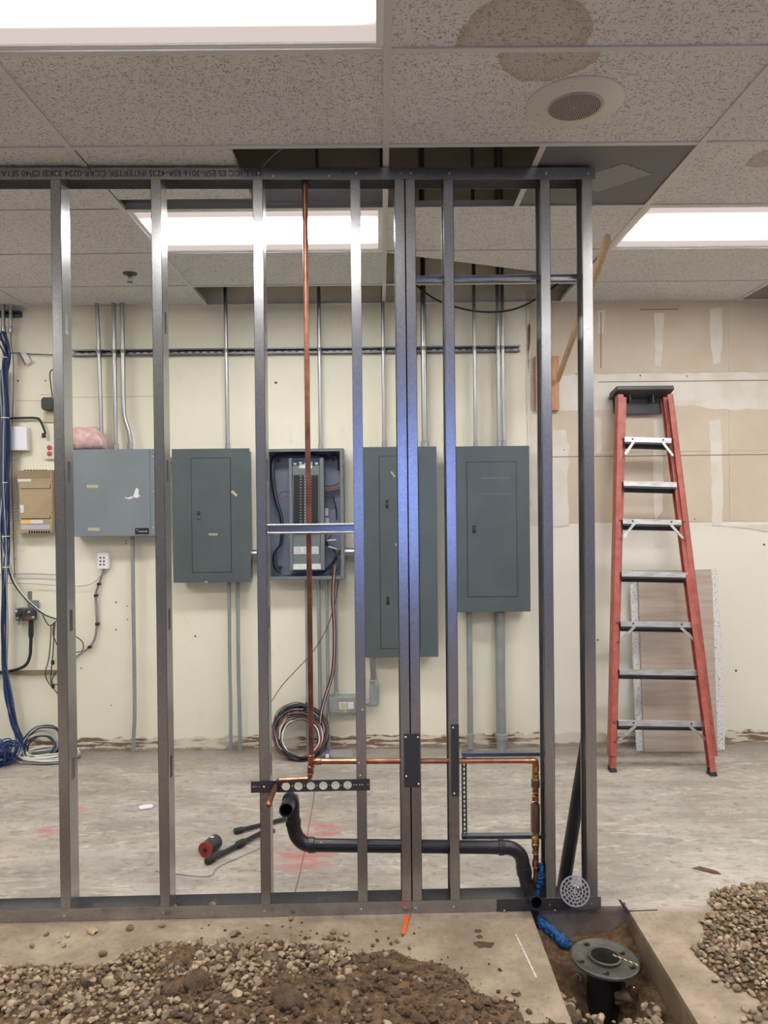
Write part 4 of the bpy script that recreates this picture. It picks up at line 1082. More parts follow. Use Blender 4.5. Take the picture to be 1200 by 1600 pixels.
conduit([(524.5, 905), (525, 1087)], 0.0140, 'grey conduit dropping from the open panel into the small junction box', 'paintpipe', couplings=[(525, 1084)])
conduit([(733, 956), (734, 1060), (735, 1170)], 0.0200, 'thinner grey conduit below the panel nearest the ladder', 'paintpipe', couplings=[(735, 1150)])
conduit([(781.3, 956), (782, 1060), (783.5, 1173)], 0.0330, 'thick grey conduit below the panel nearest the ladder', 'paintpipe', couplings=[(783.5, 1150)])
conduit([(388.5, 866), (419, 866)], 0.0320, 'short fat conduit nipple joining the closed panel to the open panel', 'emt', YW - 0.07)
conduit([(535, 863), (569, 863)], 0.0320, 'short fat conduit nipple joining the open panel to the tallest panel', 'emt', YW - 0.07)
conduit([(243, 720), (272, 720)], 0.0230, 'short conduit nipple between the pull box and the first closed panel', 'emt', YW - 0.07)

# conduit body and junction box under the tallest panel
t = thing('conduit_body', 'grey angled conduit body under the tallest panel', 'conduit fitting', P(584, 1104, YW - 0.06))
MB().tube([P(582, 1024, YW - 0.06), P(583.5, 1066, YW - 0.06)], 0.0205, 14).build('stub_conduit', 'emt', t, smooth=True)
x0, x1, z0, z1 = rectW(576.5, 1063, 592, 1104, YW - 0.09)
ym0, ym1 = YW - 0.095, YW - 0.03
MB().prism([(x0 + 0.004, ym0 + 0.02, z1), (x1 - 0.012, ym0 + 0.02, z1), (x1, ym0, z1 - 0.04), (x1, ym0, z0 + 0.01), (x1 - 0.01, ym0, z0), (x0 - 0.01, ym0, z0), (x0, ym0, z0 + 0.03)], (0, ym1 - ym0, 0)).build('body', 'paintpipe', t, bevel=0.004)
MB().box((x0 + 0.006, ym0 - 0.003, z0 + 0.012), (x1 - 0.008, ym0, z1 - 0.06)).build('cover', 'paintpipe', t, bevel=0.003)
MB().lathe([(0.026, 0), (0.026, 0.01), (0.022, 0.014)], P(583.2, 1066, YW - 0.06), (0, 0, 1), 16).build('compression_nut', 'emt', t, smooth=True)
MB().tube([P(577, 1098, YW - 0.06), P(560, 1098, YW - 0.06)], 0.02, 12).build('side_hub', 'paintpipe', t, smooth=True)
x0, x1, z0, z1 = rectW(514, 1089, 566, 1114, YW - 0.085)
t = thing('junction_box', 'small grey junction box with stickers under the open panel', 'junction box', ((x0 + x1) / 2, YW - 0.05, z0))
MB().box((x0, YW - 0.085, z0), (x1, YW - 0.0005, z1)).build('box', 'paintpipe', t, bevel=0.003)
MB().box((x0 + 0.003, YW - 0.0875, z0 + 0.003), (x1 - 0.003, YW - 0.085, z1 - 0.003)).build('cover', 'paintpipe', t, bevel=0.001)
for (a, c, d, e_, mt) in ((530, 1097, 542, 1108, 'label'), (543.5, 1097, 552.5, 1107.5, 'label')):
    lab(a, c, d, e_, YW - 0.0878, t, mt)
MB().prism([P(a, c, YW - 0.0895) for a, c in ((532, 1098), (541, 1098.5), (542, 1105), (538, 1108), (543, 1113), (540, 1114.5), (536, 1108.5), (532, 1106))], (0, 0.0005, 0)).build('peeling_sticker', 'tape', t)
for (px, py) in ((516.5, 1092.5), (519, 1112.5)): screw(P(px, py, YW - 0.0878), (0, -1, 0), 0.003, t)

# slotted strut channel carrying the conduits
A, C = P(113, 551, YW - 0.02), P(812, 545.7, YW - 0.02)
zs_ = (A.z + C.z) / 2
t = thing('strut_channel', 'long slotted steel strut channel across the wall above the panels', 'strut channel', ((A.x + C.x) / 2, YW, zs_ - 0.021))
h = 0.0205
b = MB().box((A.x, YW - 0.040, zs_ + h - 0.0025), (C.x, YW - 0.0005, zs_ + h)).box((A.x, YW - 0.040, zs_ - h), (C.x, YW - 0.0005, zs_ - h + 0.0025))
b.box((A.x, YW - 0.041, zs_ + h - 0.0095), (C.x, YW - 0.038, zs_ + h)).box((A.x, YW - 0.041, zs_ - h), (C.x, YW - 0.038, zs_ - h + 0.0095))
b.box((A.x, YW - 0.003, zs_ + 0.0075), (C.x, YW - 0.0005, zs_ + h)).box((A.x, YW - 0.003, zs_ - h), (C.x, YW - 0.0005, zs_ - 0.0075))
k = int((C.x - A.x) / 0.0508)
for i in range(k + 1):
    x = A.x + 0.0508 * i
    b.box((x, YW - 0.003, zs_ - 0.0075), (min(x + 0.0222, C.x), YW - 0.0005, zs_ + 0.0075))
b.build('channel', 'strut', t)
for (px, r) in ((153.5, .0128), (178.3, .0135), (191.8, .0145), (352.8, .0128), (499, .0128), (599, .012), (661.5, .02), (741, .0125), (777.8, .014), (785.2, .0125)):
    c = P(px, 549, YW - 0.058); r += 0.002
    b = MB()
    for j in range(8):
        a0, a1 = math.pi * j / 8, math.pi * (j + 1) / 8
        q = lambda a, rr: Vector((c.x + rr * math.cos(a), c.y - rr * math.sin(a), zs_))
        b.hexa([q(a0, r) - Vector((0, 0, .012)), q(a1, r) - Vector((0, 0, .012)), q(a1, r + .002) - Vector((0, 0, .012)), q(a0, r + .002) - Vector((0, 0, .012)), q(a0, r) + Vector((0, 0, .012)), q(a1, r) + Vector((0, 0, .012)), q(a1, r + .002) + Vector((0, 0, .012)), q(a0, r + .002) + Vector((0, 0, .012))])
    for sg in (-1, 1): b.box((c.x + sg * r, c.y, zs_ - 0.012), (c.x + sg * (r + 0.002), YW - 0.03, zs_ + 0.012))
    b.build('strap', 'strut', t)

# ------------------------------------------------------------------ left end of the wall: telephone and cable gear
zs2 = P(16, 492, YW).z
xa, xb = P(-60, 492, YW).x, P(35, 492, YW).x
t = thing('strut_channel', 'short strut channel stub at the top left corner of the wall', 'strut channel', ((xa + xb) / 2, YW, zs2 - 0.021))
MB().box((xa, YW - 0.041, zs2 + 0.008), (xb, YW - 0.0005, zs2 + 0.0205)).box((xa, YW - 0.041, zs2 - 0.0205), (xb, YW - 0.0005, zs2 - 0.008)).box((xa, YW - 0.004, zs2 - 0.008), (xb, YW - 0.0005, zs2 + 0.008)).build('channel', 'plate', t)
conduit([(4.5, 470), (5.5, 513)], 0.012, 'short steel conduit stub at the far top left corner', ytop=zc, couplings=[(5.5, 514)])
conduit([(16.5, 470), (17, 514)], 0.012, 'short steel conduit stub just right of the far top left one', ytop=zc, couplings=[(17, 515)])
x0, x1, z0, z1 = rectW(-80, 578, 7.5, 795, YW - 0.06)
t = thing('dark_enclosure', 'dark grey equipment enclosure cut off by the left edge', 'enclosure', ((x0 + x1) / 2, YW - 0.03, z0))
MB().box((x0, YW - 0.06, z0), (x1, YW - 0.0005, z1)).build('body', 'enclosure', t, bevel=0.003)
MB().box((x0 + 0.01, YW - 0.064, z0 + 0.01), (x1 - 0.012, YW - 0.06, z1 - 0.01)).build('door', 'enclosure', t, bevel=0.002)

bun = thing('cable_bundle', 'thick bundle of blue and grey network cables running down the left edge', 'cables', P(12, 1165, YW - 0.05))
def bundle(path, Y, n_, rad, r, mats, parent, seed=1, name='cable'):
    rnd = random.Random(seed)
    for i in range(n_):
        a = 2 * math.pi * i / n_
        pts = []
        for k, (px, py) in enumerate(path):
            a2 = a + 0.35 * k + rnd.uniform(-0.4, 0.4); rr = rad * rnd.uniform(0.5, 1.15)
            pts.append(P(px, py, Y) + Vector((math.cos(a2) * rr, max(-0.05, min(0.03, math.sin(a2) * rr)), 0)))
        MB().tube(curve(pts, 5), r, 6).build(name, mats[i % len(mats)], parent, smooth=True)
bundle([(3, 518), (8, 535), (13, 552), (9, 566), (8, 590), (9, 640), (9, 700), (9, 760), (8, 820), (8, 870), (7, 920), (7, 980), (8, 1040), (13, 1085), (22, 1130), (33, 1158), (38, 1170)], YW - 0.100, 8, 0.023, 0.0046, ['blue', 'navy', 'blue', 'greyc', 'blue', 'navy', 'blue', 'blue'], bun, 3)
bundle([(-14, 520), (2, 540), (8, 562), (3, 600), (10, 680), (9, 740), (5, 790), (4, 830), (8, 870)], YW - 0.098, 3, 0.02, 0.0045, ['navy', 'greyc', 'black'], bun, 5)
bundle([(10, 640), (11, 700), (11, 760), (10, 790), (6, 812), (8, 838), (11, 870), (18, 900), (30, 922), (50, 945), (70, 960), (88, 967)], YW - 0.06, 4, 0.010, 0.0042, ['greyc', 'black', 'whitec', 'greyc'], bun, 9)
for k, py in enumerate((559, 653, 754, 838, 886)): MB().lathe([(0.027, -0.003), (0.027, 0.003)], P(8.5, py, YW - 0.098), (0, 0, 1), 14).build('cable_tie', 'whitec', bun)
def cable(name, label, pts, Y, r, material, cat='cable', k=6, group=None):
    o = MB().tube(curve([P(a, c, Y) for a, c in pts], k), r, 8).build(name, material, smooth=True)
    return tag(o, label, cat, group)
cable('thin_wire', 'thin dark red wire hanging from the conduit stub at the top left', [(17, 518), (17.5, 540), (20.5, 556), (21, 600), (19.5, 650), (18, 700), (19, 760), (21, 840), (23, 905)], YW - 0.03, 0.003, 'brownc', 'wire')
cable('thin_wire', 'thin black wire running to the red-edged tag at the left', [(14, 552), (30, 551.5), (45, 553), (60, 553.5), (84, 554.5)], YW - 0.02, 0.003, 'black', 'wire')
t = thing('hanging_tag', 'small red-edged paper tag hanging on a black wire at the left', 'tag', P(38, 571, YW - 0.024))
MB().prism([P(a, c, YW - 0.026) for a, c in ((29, 553.5), (39, 548.5), (48.5, 565.5), (39, 571))], (0, 0.001, 0)).build('paper', 'label', t)
MB().prism([P(a, c, YW - 0.027) for a, c in ((29, 553.5), (32, 552), (41.5, 570), (39, 571))], (0, 0.001, 0)).build('red_edge', 'redc', t)
cable('wall_cable', 'thick black cord running across the wall above the white box at the left', [(-12, 654), (10, 654), (35, 653), (58, 653.5), (64, 660), (69, 671), (71, 678)], YW - 0.03, 0.0075, 'rubber')
o = MB().box(P(65, 684, YW - 0.045), P(72, 677, YW - 0.02)).build('cord_plug', 'black', bevel=0.003); tag(o, 'small black plug at the end of the thick black wall cord', 'plug')
# white box
x0, x1, z0, z1 = rectW(18, 667, 42, 704, YW - 0.05)
t = thing('white_wall_box', 'plain white plastic box on the wall beside the blue cables', 'wall box', ((x0 + x1) / 2, YW - 0.025, z0))
MB().box((x0, YW - 0.05, z0), (x1, YW - 0.0005, z1)).build('case', 'white', t, bevel=0.004)
MB().box((x0 - 0.003, YW - 0.054, z0 + 0.002), (x1 + 0.001, YW - 0.05, z1 + 0.003)).build('lid', 'white', t, bevel=0.002)
screw(P(30, 702, YW - 0.0545), (0, -1, 0), 0.003, t)
cable('thin_wire', 'thin grey wire looping under the white wall box', [(34, 705), (30, 716), (24, 719), (14, 720)], YW - 0.02, 0.002, 'greyc', 'wire')
# outlet with orange-red sockets
x0, x1, z0, z1 = rectW(69, 691, 86, 717.5, YW - 0.02)
t = thing('orange_outlet', 'wall outlet with two orange-red sockets under the black adapter', 'outlet', ((x0 + x1) / 2, YW - 0.01, z0))
MB().box((x0, YW - 0.02, z0), (x1, YW - 0.0005, z1)).build('box', 'offwhite', t, bevel=0.002)
for py in (699.5, 709):
    q = P(77.5, py, YW - 0.02)
    o = MB().lathe([(0.0175, 0), (0.0175, 0.003), (0.016, 0.004)], q, (0, -1, 0), 16).build('socket', 'red_orange', t, smooth=True)
    for dx in (-0.006, 0.006): MB().box(q + Vector((dx - 0.001, -0.0045, -0.004)), q + Vector((dx + 0.001, -0.004, 0.004))).build('slot', 'dark', o)
# adapter on its plate
x0, x1, z0, z1 = rectW(68.5, 637, 86, 660, YW - 0.012)
t = thing('wall_plate', 'pale wall plate under the black power adapter', 'wall plate', ((x0 + x1) / 2, YW - 0.006, z0))
MB().box((x0, YW - 0.012, z0), (x1, YW - 0.0005, z1)).build('plate', 'tape', t, bevel=0.002)
screw(P(74, 646, YW - 0.012), (0, -1, 0), 0.005, t, 'brownc')
x0, x1, z0, z1 = rectW(64, 620.5, 83, 640.5, YW - 0.07)
t = thing('power_adapter', 'black octagonal power adapter plugged in beside the leftmost visible stud', 'power adapter', ((x0 + x1) / 2, YW - 0.05, z0))
k = 0.014
MB().prism([(x0, YW - 0.07, z0 + k), (x0 + k, YW - 0.07, z0), (x1 - k, YW - 0.07, z0), (x1, YW - 0.07, z0 + k), (x1, YW - 0.07, z1 - k), (x1 - k, YW - 0.07, z1), (x0 + k, YW - 0.07, z1), (x0, YW - 0.07, z1 - k)], (0, 0.057, 0)).build('body', 'black', t, bevel=0.003)
MB().tube(curve([P(82, 622, YW - 0.04), P(80, 605, YW - 0.03), P(78, 588, YW - 0.03), P(79, 580, YW - 0.03), P(84, 577, YW - 0.03)], 5), 0.004, 6).build('cord', 'black', t, smooth=True)
# tan control module
Yt = YW - 0.075
x0, x1, z0, z1 = rectW(27, 736, 83, 833, Yt)
t = thing('tan_control_module', 'tan plastic telephone control module with stickers at the left', 'control module', ((x0 + x1) / 2, YW - 0.04, z0))
q = lambda a, c: P(a, c, Yt)
MB().prism([q(*v) for v in ((26.5, 735), (81, 734), (82.5, 832), (27, 833.5), (24, 830.5), (30.5, 826), (29.5, 755), (26.5, 753))], (0, 0.0745, 0)).build('case', 'tan', t, bevel=0.003)
for (a, c, d, e_, mt) in ((27, 735.5, 79, 748, 'tan_dark'), (28, 748.5, 48.5, 752.5, 'label'), (33, 812.5, 48, 818.5, 'yellow'), (48, 812.5, 67, 818, 'label'), (32.5, 820, 78, 827, 'silver_label'), (31.5, 789, 37, 801, 'label'), (32.5, 763, 79, 763.9, 'dark'), (78, 757, 79, 763.5, 'dark'), (33, 809.8, 79, 810.8, 'dark'), (78.2, 805, 79, 810, 'dark')):
    lab(a, c, d, e_, Yt, t, mt)
for k in range(9): lab(45 + k * 3.8, 829.5, 47.2 + k * 3.8, 833, Yt, t, 'dark')
for k in range(8): lab(38 + k * 4.6, 733.8, 41 + k * 4.6, 735.2, Yt, t, 'dark')
for (px, py) in ((79.7, 752.5), (80.5, 801), (31.5, 781), (24.5, 830.5)): screw(q(px, py), (0, -1, 0), 0.003, t, 'dark')
cw = thing('jumper_wires', 'thin grey wires looping from the tan module into the cable bundle', 'wires', P(22, 815, YW - 0.04))
for k in range(7): MB().tube(curve([P(29.5, 785 + k * 4.6, YW - 0.035), P(22, 786 + k * 4.8, YW - 0.045 - 0.003 * k), P(14, 788 + k * 3.6 + 4, YW - 0.06), P(9, 790 + k * 4, YW - 0.07)], 5), 0.0021, 6).build('wire', 'greyc', cw, smooth=True)
# six-port jack box and its cable
Yj = YW - 0.04
x0, x1, z0, z1 = rectW(152, 863, 169.5, 889, Yj)
t = thing('jack_box', 'small white wall jack box with six square ports', 'jack box', ((x0 + x1) / 2, YW - 0.02, z0))
MB().box((x0, Yj, z0), (x1, YW - 0.0005, z1)).build('case', 'white', t, bevel=0.003)
for a in (156.7, 162.3):
    for c in (871.5, 877, 882.3): lab(a - 1.2, c - 1.3, a + 1.2, c + 1.3, Yj, t, 'dark')
jc = thing('jack_cable', 'grey cable tied with black clips dropping from the white jack box', 'cable', P(116, 1030, YW - 0.02))
for k in range(3):
    o = (k - 1) * 1.3
    MB().tube(curve([P(163 + o, 889, YW - 0.025), P(158 + o, 903, YW - 0.02), P(153 + o, 917, YW - 0.02), P(149.5 + o, 930, YW - 0.018), P(151 + o * 1.6, 950, YW - 0.02), P(151.5 + o, 975, YW - 0.018), P(148.5 + o, 997, YW - 0.02), P(140 + o, 1011, YW - 0.018), P(128, 1020 + o, YW - 0.02), P(112, 1032 + o, YW - 0.03)], 5), 0.0032, 6).build('cable', ('greyc', 'tan_dark', 'greyc')[k], jc, smooth=True)
for (px, py) in ((154.5, 912.5), (149.7, 930.5), (151.8, 975), (140, 1011)):
    c = P(px, py, YW - 0.02); MB().box(c - Vector((0.011, 0.010, 0.009)), c + Vector((0.011, 0.019, 0.009))).build('clip', 'black', jc, bevel=0.002)
cable('thin_wire', 'upper of two thin grey wires stretched level across the left wall', [(-10, 898), (40, 896.5), (90, 898)], YW - 0.025, 0.0035, 'greyc', 'wire')
cable('thin_wire', 'lower thin grey wire stretched from the cable bundle to the jack box cable', [(12, 911), (50, 912), (90, 915), (130, 915.5), (148, 909), (157, 900)], YW - 0.03, 0.0026, 'greyc', 'wire')
# splice hub with its strap and thick cable
t = thing('cable_splitter', 'metal cable splitter clamped to a strap on the left wall', 'cable splitter', P(38, 972, YW - 0.04))
x0, x1, z0, z1 = rectW(23.5, 951, 52, 970, YW - 0.07)
MB().box((x0, YW - 0.07, z0), (x1, YW - 0.01, z1)).build('body', 'plate', t, bevel=0.006)
for (px, py, r, mt) in ((26, 956, .012, 'emt'), (32, 960, .011, 'black'), (28, 966, .009, 'emt'), (46, 956.5, .010, 'emt'), (39, 954, .009, 'plate'), (52, 965, .011, 'emt'), (35, 967, .007, 'emt')):
    MB().lathe([(r, 0), (r, .012), (r * .6, .016), (r * .6, .02)], P(px, py, YW - 0.07), (0, -1, 0), 8).build('port_nut', mt, t, smooth=True)
lab(40, 963, 51, 968, YW - 0.0705, t, 'redc')
MB().tube([P(29.5, 968, YW - 0.04), P(29.5, 976, YW - 0.04)], 0.007, 8).build('drop_port', 'emt', t, smooth=True)
x0, x1, z0, z1 = rectW(43, 924, 49, 952, YW - 0.012)
MB().box((x0, YW - 0.008, z0), (x1, YW - 0.0005, z1)).build('strap', 'emt', t)
x0, x1, z0, z1 = rectW(43.5, 938, 60, 955, YW - 0.02)
MB().box((x0, YW - 0.025, z0), (x1, YW - 0.008, z1)).build('clamp', 'panel_light', t, bevel=0.003)
pts = [P(48.7, 970, YW - 0.04), P(48.5, 985, YW - 0.04), P(48, 1010, YW - 0.04), P(47, 1024, YW - 0.04), P(42, 1037, YW - 0.045), P(32, 1044, YW - 0.05), P(16, 1048.5, YW - 0.055), P(-14, 1053, YW - 0.055)]
o = MB().tube(curve(pts, 6), [0.0165 if i < 9 else 0.0105 for i in range(len(curve(pts, 6)))], 10).build('thick_cable', 'rubber', smooth=True)
tag(o, 'thick black coaxial cable curving from the splitter to the left edge', 'cable')
# loops of black cord beside the leftmost stud
t = thing('cord_loops', 'loops of thin black cord hanging behind the leftmost visible stud', 'cord', P(84, 1075, YW - 0.03))
for k, pts in enumerate(([(60, 950), (66, 960), (74, 975), (80, 977), (86, 972), (92, 968)], [(80, 976), (79, 1000), (76, 1030), (71, 1050), (73, 1062), (80, 1072), (92, 1086)], [(84, 975), (83, 990), (88, 1005), (93, 1012), (100, 1010)],
                         [(86, 972), (84, 1000), (82, 1030), (80, 1050), (80, 1068), (90, 1069), (110, 1060)], [(95, 970), (112, 990), (128, 1002), (129, 1016), (116, 1019), (100, 1015)], [(88, 1049), (82, 1060), (81, 1070)])):
    MB().tube(curve([P(a, c, YW - 0.03 - 0.004 * (k % 3)) for a, c in pts], 5), 0.0034, 6).build('cord', 'black', t, smooth=True)
for (px, py) in ((82.5, 1035), (83, 1072)):
    c = P(px, py, YW - 0.034); MB().box(c - Vector((0.010, 0.008, 0.016)), c + Vector((0.010, 0.008, 0.016))).build('cord_end', 'black', t, bevel=0.004)
# pink plastic wrapped bundle on top of the pull box
b = MB(); rnd = random.Random(4)
a, c = P(96, 690, YFP + 0.07), P(166, 690, YFP + 0.07)
ztop = rectW(109, 702, 246, 838, YFP)[3]
vs, fs = [], []; nu, nv = 26, 14
for i in range(nu + 1):
    u = i / nu; x = a.x + (c.x - a.x) * u
    hgt = 0.155 * (min(1, u * 6 + 0.4)) * (1 - 0.55 * max(0, u - 0.82) / 0.18)
    for j in range(nv):
        an = 2 * math.pi * j / nv
        w_ = 1 + 0.14 * mnoise.noise((x * 14, an * 1.2, 5)) + 0.08 * mnoise.noise((x * 40, an * 3, 9))
        ep = 0.55 if u in (0, 1) else 1
        vs.append((x, YFP + 0.075 + 0.055 * math.cos(an) * w_ * ep, ztop + 0.001 + max(0, hgt * (0.5 + 0.5 * math.sin(an) * w_))))
for i in range(nu):
    for j in range(nv):
        j2 = (j + 1) % nv; fs.append((i * nv + j, i * nv + j2, (i + 1) * nv + j2, (i + 1) * nv + j))
fs += [tuple(range(nv - 1, -1, -1)), tuple(range(nu * nv, nu * nv + nv))]
o = b.add(vs, fs).build('pink_wrapped_bundle', 'pink', smooth=True); tag(o, 'crumpled pink plastic-wrapped bundle lying on top of the pull box', 'wrapped bundle')

# wires dropping from the open panel into the floor coil
pw = thing('panel_wire_drop', 'bundle of thin wires dropping from the open panel to the coil on the floor', 'wires', P(505, 1108, YW - 0.1))
for k, mt in enumerate(('black', 'redc', 'black', 'whitec', 'brownc', 'black')):
    o = (k - 2.5) * 0.9
    MB().tube(curve([P(523 + o, 884, YFP - 0.012), P(520 + o, 930, YFP + 0.01), P(522.5 + o, 985, YFP + 0.015), P(521.5 + o, 1035, YFP + 0.02), P(517 + o, 1062, YFP + 0.02), P(509 + o, 1086, YFP + 0.01), P(502 + o, 1112, YFP + 0.0), P(500 + o, 1130, YFP)], 5), 0.0028, 6).build('wire', mt, pw, smooth=True)
cable('thin_wire', 'thin black wire slanting from the open panel to the stud at its left', [(530, 893), (526, 930), (519, 958), (508, 987), (489, 1018), (462, 1048), (440, 1072), (423, 1098), (414, 1112)], YFP + 0.02, 0.0026, 'black', 'wire')

# coils on the floor against the wall
def coil(name, label, cat, c, u, w, rad, n_, spread, r, mats, seed, ecc=1.0, group=None, extra=None, keep=None):
    t = thing(name, label, cat, (c - w * rad * ecc) if abs(w.z) > 0.3 else c - Vector((0, 0, 0.02)), group)
    rnd = random.Random(seed); nrm = u.cross(w).normalized()
    for i in range(n_):
        rr = rad * (1 - 0.34 * rnd.random() ** 1.3) ; off = nrm * rnd.uniform(-spread, spread) + u * rnd.uniform(-.3, .3) * spread + w * rnd.uniform(-.3, .3) * spread
        ph = rnd.uniform(0, 6.28); wob = rnd.uniform(0.0, 0.05)
        if abs(w.z) > 0.3: off = off - w * (rad - rr) * 0.8
        pts = []
        for j in range(40):
            a = 2 * math.pi * j / 40
            q = rr * (1 + wob * math.sin(3 * a + ph) + 0.015 * math.sin(7 * a + ph * 2))
            pt = c + off + u * math.cos(a) * q + w * math.sin(a) * q * ecc + nrm * 0.3 * spread * math.sin(2 * a + ph)
            pt.z = max(pt.z, r + 0.001); pt.y = min(pt.y, YW - r - 0.001)
            pts.append(pt)
        MB().tube(pts, r, 6, closed=True).build('loop', mats[i % len(mats)], t, smooth=True)
    return t
bot = PZ(470, 1189); bot.z = 0.006
topc = P(468, 1099, YW - 0.03)
cc = (bot + topc) / 2; w = (topc - bot).normalized(); rad = (topc - bot).length / 2
ct = coil('wire_coil', 'round coil of black, red and white wire leaning on the wall below the open panel', 'wire coil', cc, Vector((1, 0, 0)), w, rad * 0.985, 34, 0.024, 0.0042, ['black', 'brownc', 'black', 'rubber', 'redc', 'black', 'whitec', 'black', 'navy', 'brownc', 'greyc'], 11)
for (px, py) in ((478, 1104), (500, 1114)):
    q = P(px, py, YW - 0.06); MB().lathe([(0.032, -0.012), (0.032, 0.012)], q, (1, 0, -0.35), 12).build('tape_wrap', 'rubber', ct, smooth=True)
q = PZ(74, 1186); q.z = 0.03
coil('white_cable_coil', 'coil of white cable lying on the floor at the left wall', 'cable coil', q, Vector((1, 0, 0)), Vector((0, 1, 0.0)), 0.205, 15, 0.024, 0.0058, ['whitec', 'whitec', 'greyc', 'whitec'], 21, ecc=0.62)
q = P(62, 1158, YW - 0.12); q.z = 0.115
coil('dark_cable_coil', 'loose loops of dark blue cable standing behind the white coil', 'cable coil', q, Vector((1, 0.1, 0.1)).normalized(), Vector((-0.1, 0.35, 0.93)).normalized(), 0.135, 6, 0.05, 0.005, ['navy', 'greyc', 'navy', 'black'], 23, ecc=0.8)
q = PZ(3, 1195); q.z = 0.075
t = thing('blue_cable_tangle', 'tangled ball of blue cable on the floor at the left edge', 'cable coil', q - Vector((0, 0, 0.07)))
rnd = random.Random(31)
for i in range(24):
    n_ = Vector((rnd.gauss(0, 1), rnd.gauss(0, 1), rnd.gauss(0, 1.2))).normalized(); u = n_.orthogonal().normalized(); w = n_.cross(u)
    rr = rnd.uniform(0.045, 0.085); cen = q + Vector((rnd.uniform(-.05, .05), rnd.uniform(-.03, .03), rnd.uniform(-.01, .02)))
    pts = []
    for j in range(22):
        a = 2 * math.pi * j / 22
        v = cen + (u * math.cos(a) * 1.25 + w * math.sin(a) * 0.85) * rr * (1 + 0.1 * math.sin(2 * a + i))
        v.z = max(0.006, v.z); v.y = min(v.y, YW - 0.01); pts.append(v)
    MB().tube(pts, 0.0045, 5, closed=True).build('loop', 'blue', t, smooth=True)

# ================================================================== LADDER AND BOARDS
# closed stepladder leaning on the wall: steps in front, rear legs folded behind
zt_ = 2.44
def lad(px, py): return None
YB, YT = 4.66, 5.035                              # front rails at floor level and at the top
def onlad(px, py, back=0.0):                      # point on the leaning plane of the front rails
    d = ray(px, py); k = (YT - YB) / 2.45
    # plane: y = YB + k*z + back
    t_ = (YB + back + k * CAM.z) / (d.y - k * d.z)
    return CAM + d * t_
lt, lb = onlad(970, 616), onlad(958, 1181)
rt, rb = onlad(1047.5, 616), onlad(1117, 1182)
ld = thing('step_ladder', 'tall red fibreglass stepladder with aluminium steps, folded against the wall', 'ladder', ((lb.x + rb.x) / 2, YB, 0))
nrm = Vector((0, -1, (YT - YB) / 2.45)).normalized()
def rail(a, c, w, d, side, name, material='fibreglass'):
    # C-shaped fibreglass channel: web outside, two flanges
    t_ = (c - a).normalized(); sx = Vector((1, 0, 0)); sx = (sx - t_ * sx.dot(t_)).normalized()
    b = MB(); L2 = (c - a).length / 2; m_ = (a + c) / 2
    b.obox(m_ + sx * side * (w / 2 - 0.002) - nrm * d / 2, sx * 0.002, nrm * d / 2, t_ * L2)
    b.obox(m_ - nrm * 0.002, sx * w / 2, nrm * 0.002, t_ * L2)
    b.obox(m_ - nrm * (d - 0.002), sx * w / 2, nrm * 0.002, t_ * L2)
    return b.build(name, material, ld)
rail(lb, lt, 0.036, 0.07, -1, 'front_rail'); rail(rb, rt, 0.036, 0.07, 1, 'front_rail')
# rear legs
def rear(pxb, pyb, pxt, pyt, side):
    a = PZ(pxb, pyb, 0.022); c = onlad(pxt, pyt, 0.085)
    t_ = (c - a).normalized(); sx = Vector((1, 0, 0)); sx = (sx - t_ * sx.dot(t_)).normalized(); m_ = (a + c) / 2; L2 = (c - a).length / 2
    b = MB(); b.obox(m_ + sx * side * 0.016, sx * 0.002, nrm * 0.026, t_ * L2); b.obox(m_ + nrm * 0.024, sx * 0.018, nrm * 0.002, t_ * L2); b.obox(m_ - nrm * 0.024, sx * 0.018, nrm * 0.002, t_ * L2)
    b.build('rear_leg', 'fibreglass', ld)
    MB().hexa([(a.x - 0.022, a.y - 0.035, 0.001), (a.x + 0.022, a.y - 0.035, 0.001), (a.x + 0.022, a.y + 0.03, 0.001), (a.x - 0.022, a.y + 0.03, 0.001), (a.x - 0.02, a.y - 0.02, 0.035), (a.x + 0.02, a.y - 0.02, 0.035), (a.x + 0.02, a.y + 0.026, 0.035), (a.x - 0.02, a.y + 0.026, 0.035)]).build('rubber_foot', 'rubber', ld, bevel=0.004)
rear(956.5, 1199, 973, 622, -1); rear(1112, 1205, 1038, 622, 1)
up = (lt - lb).normalized(); upv = Vector((0, (YT - YB) / 2.45, 1)).normalized()
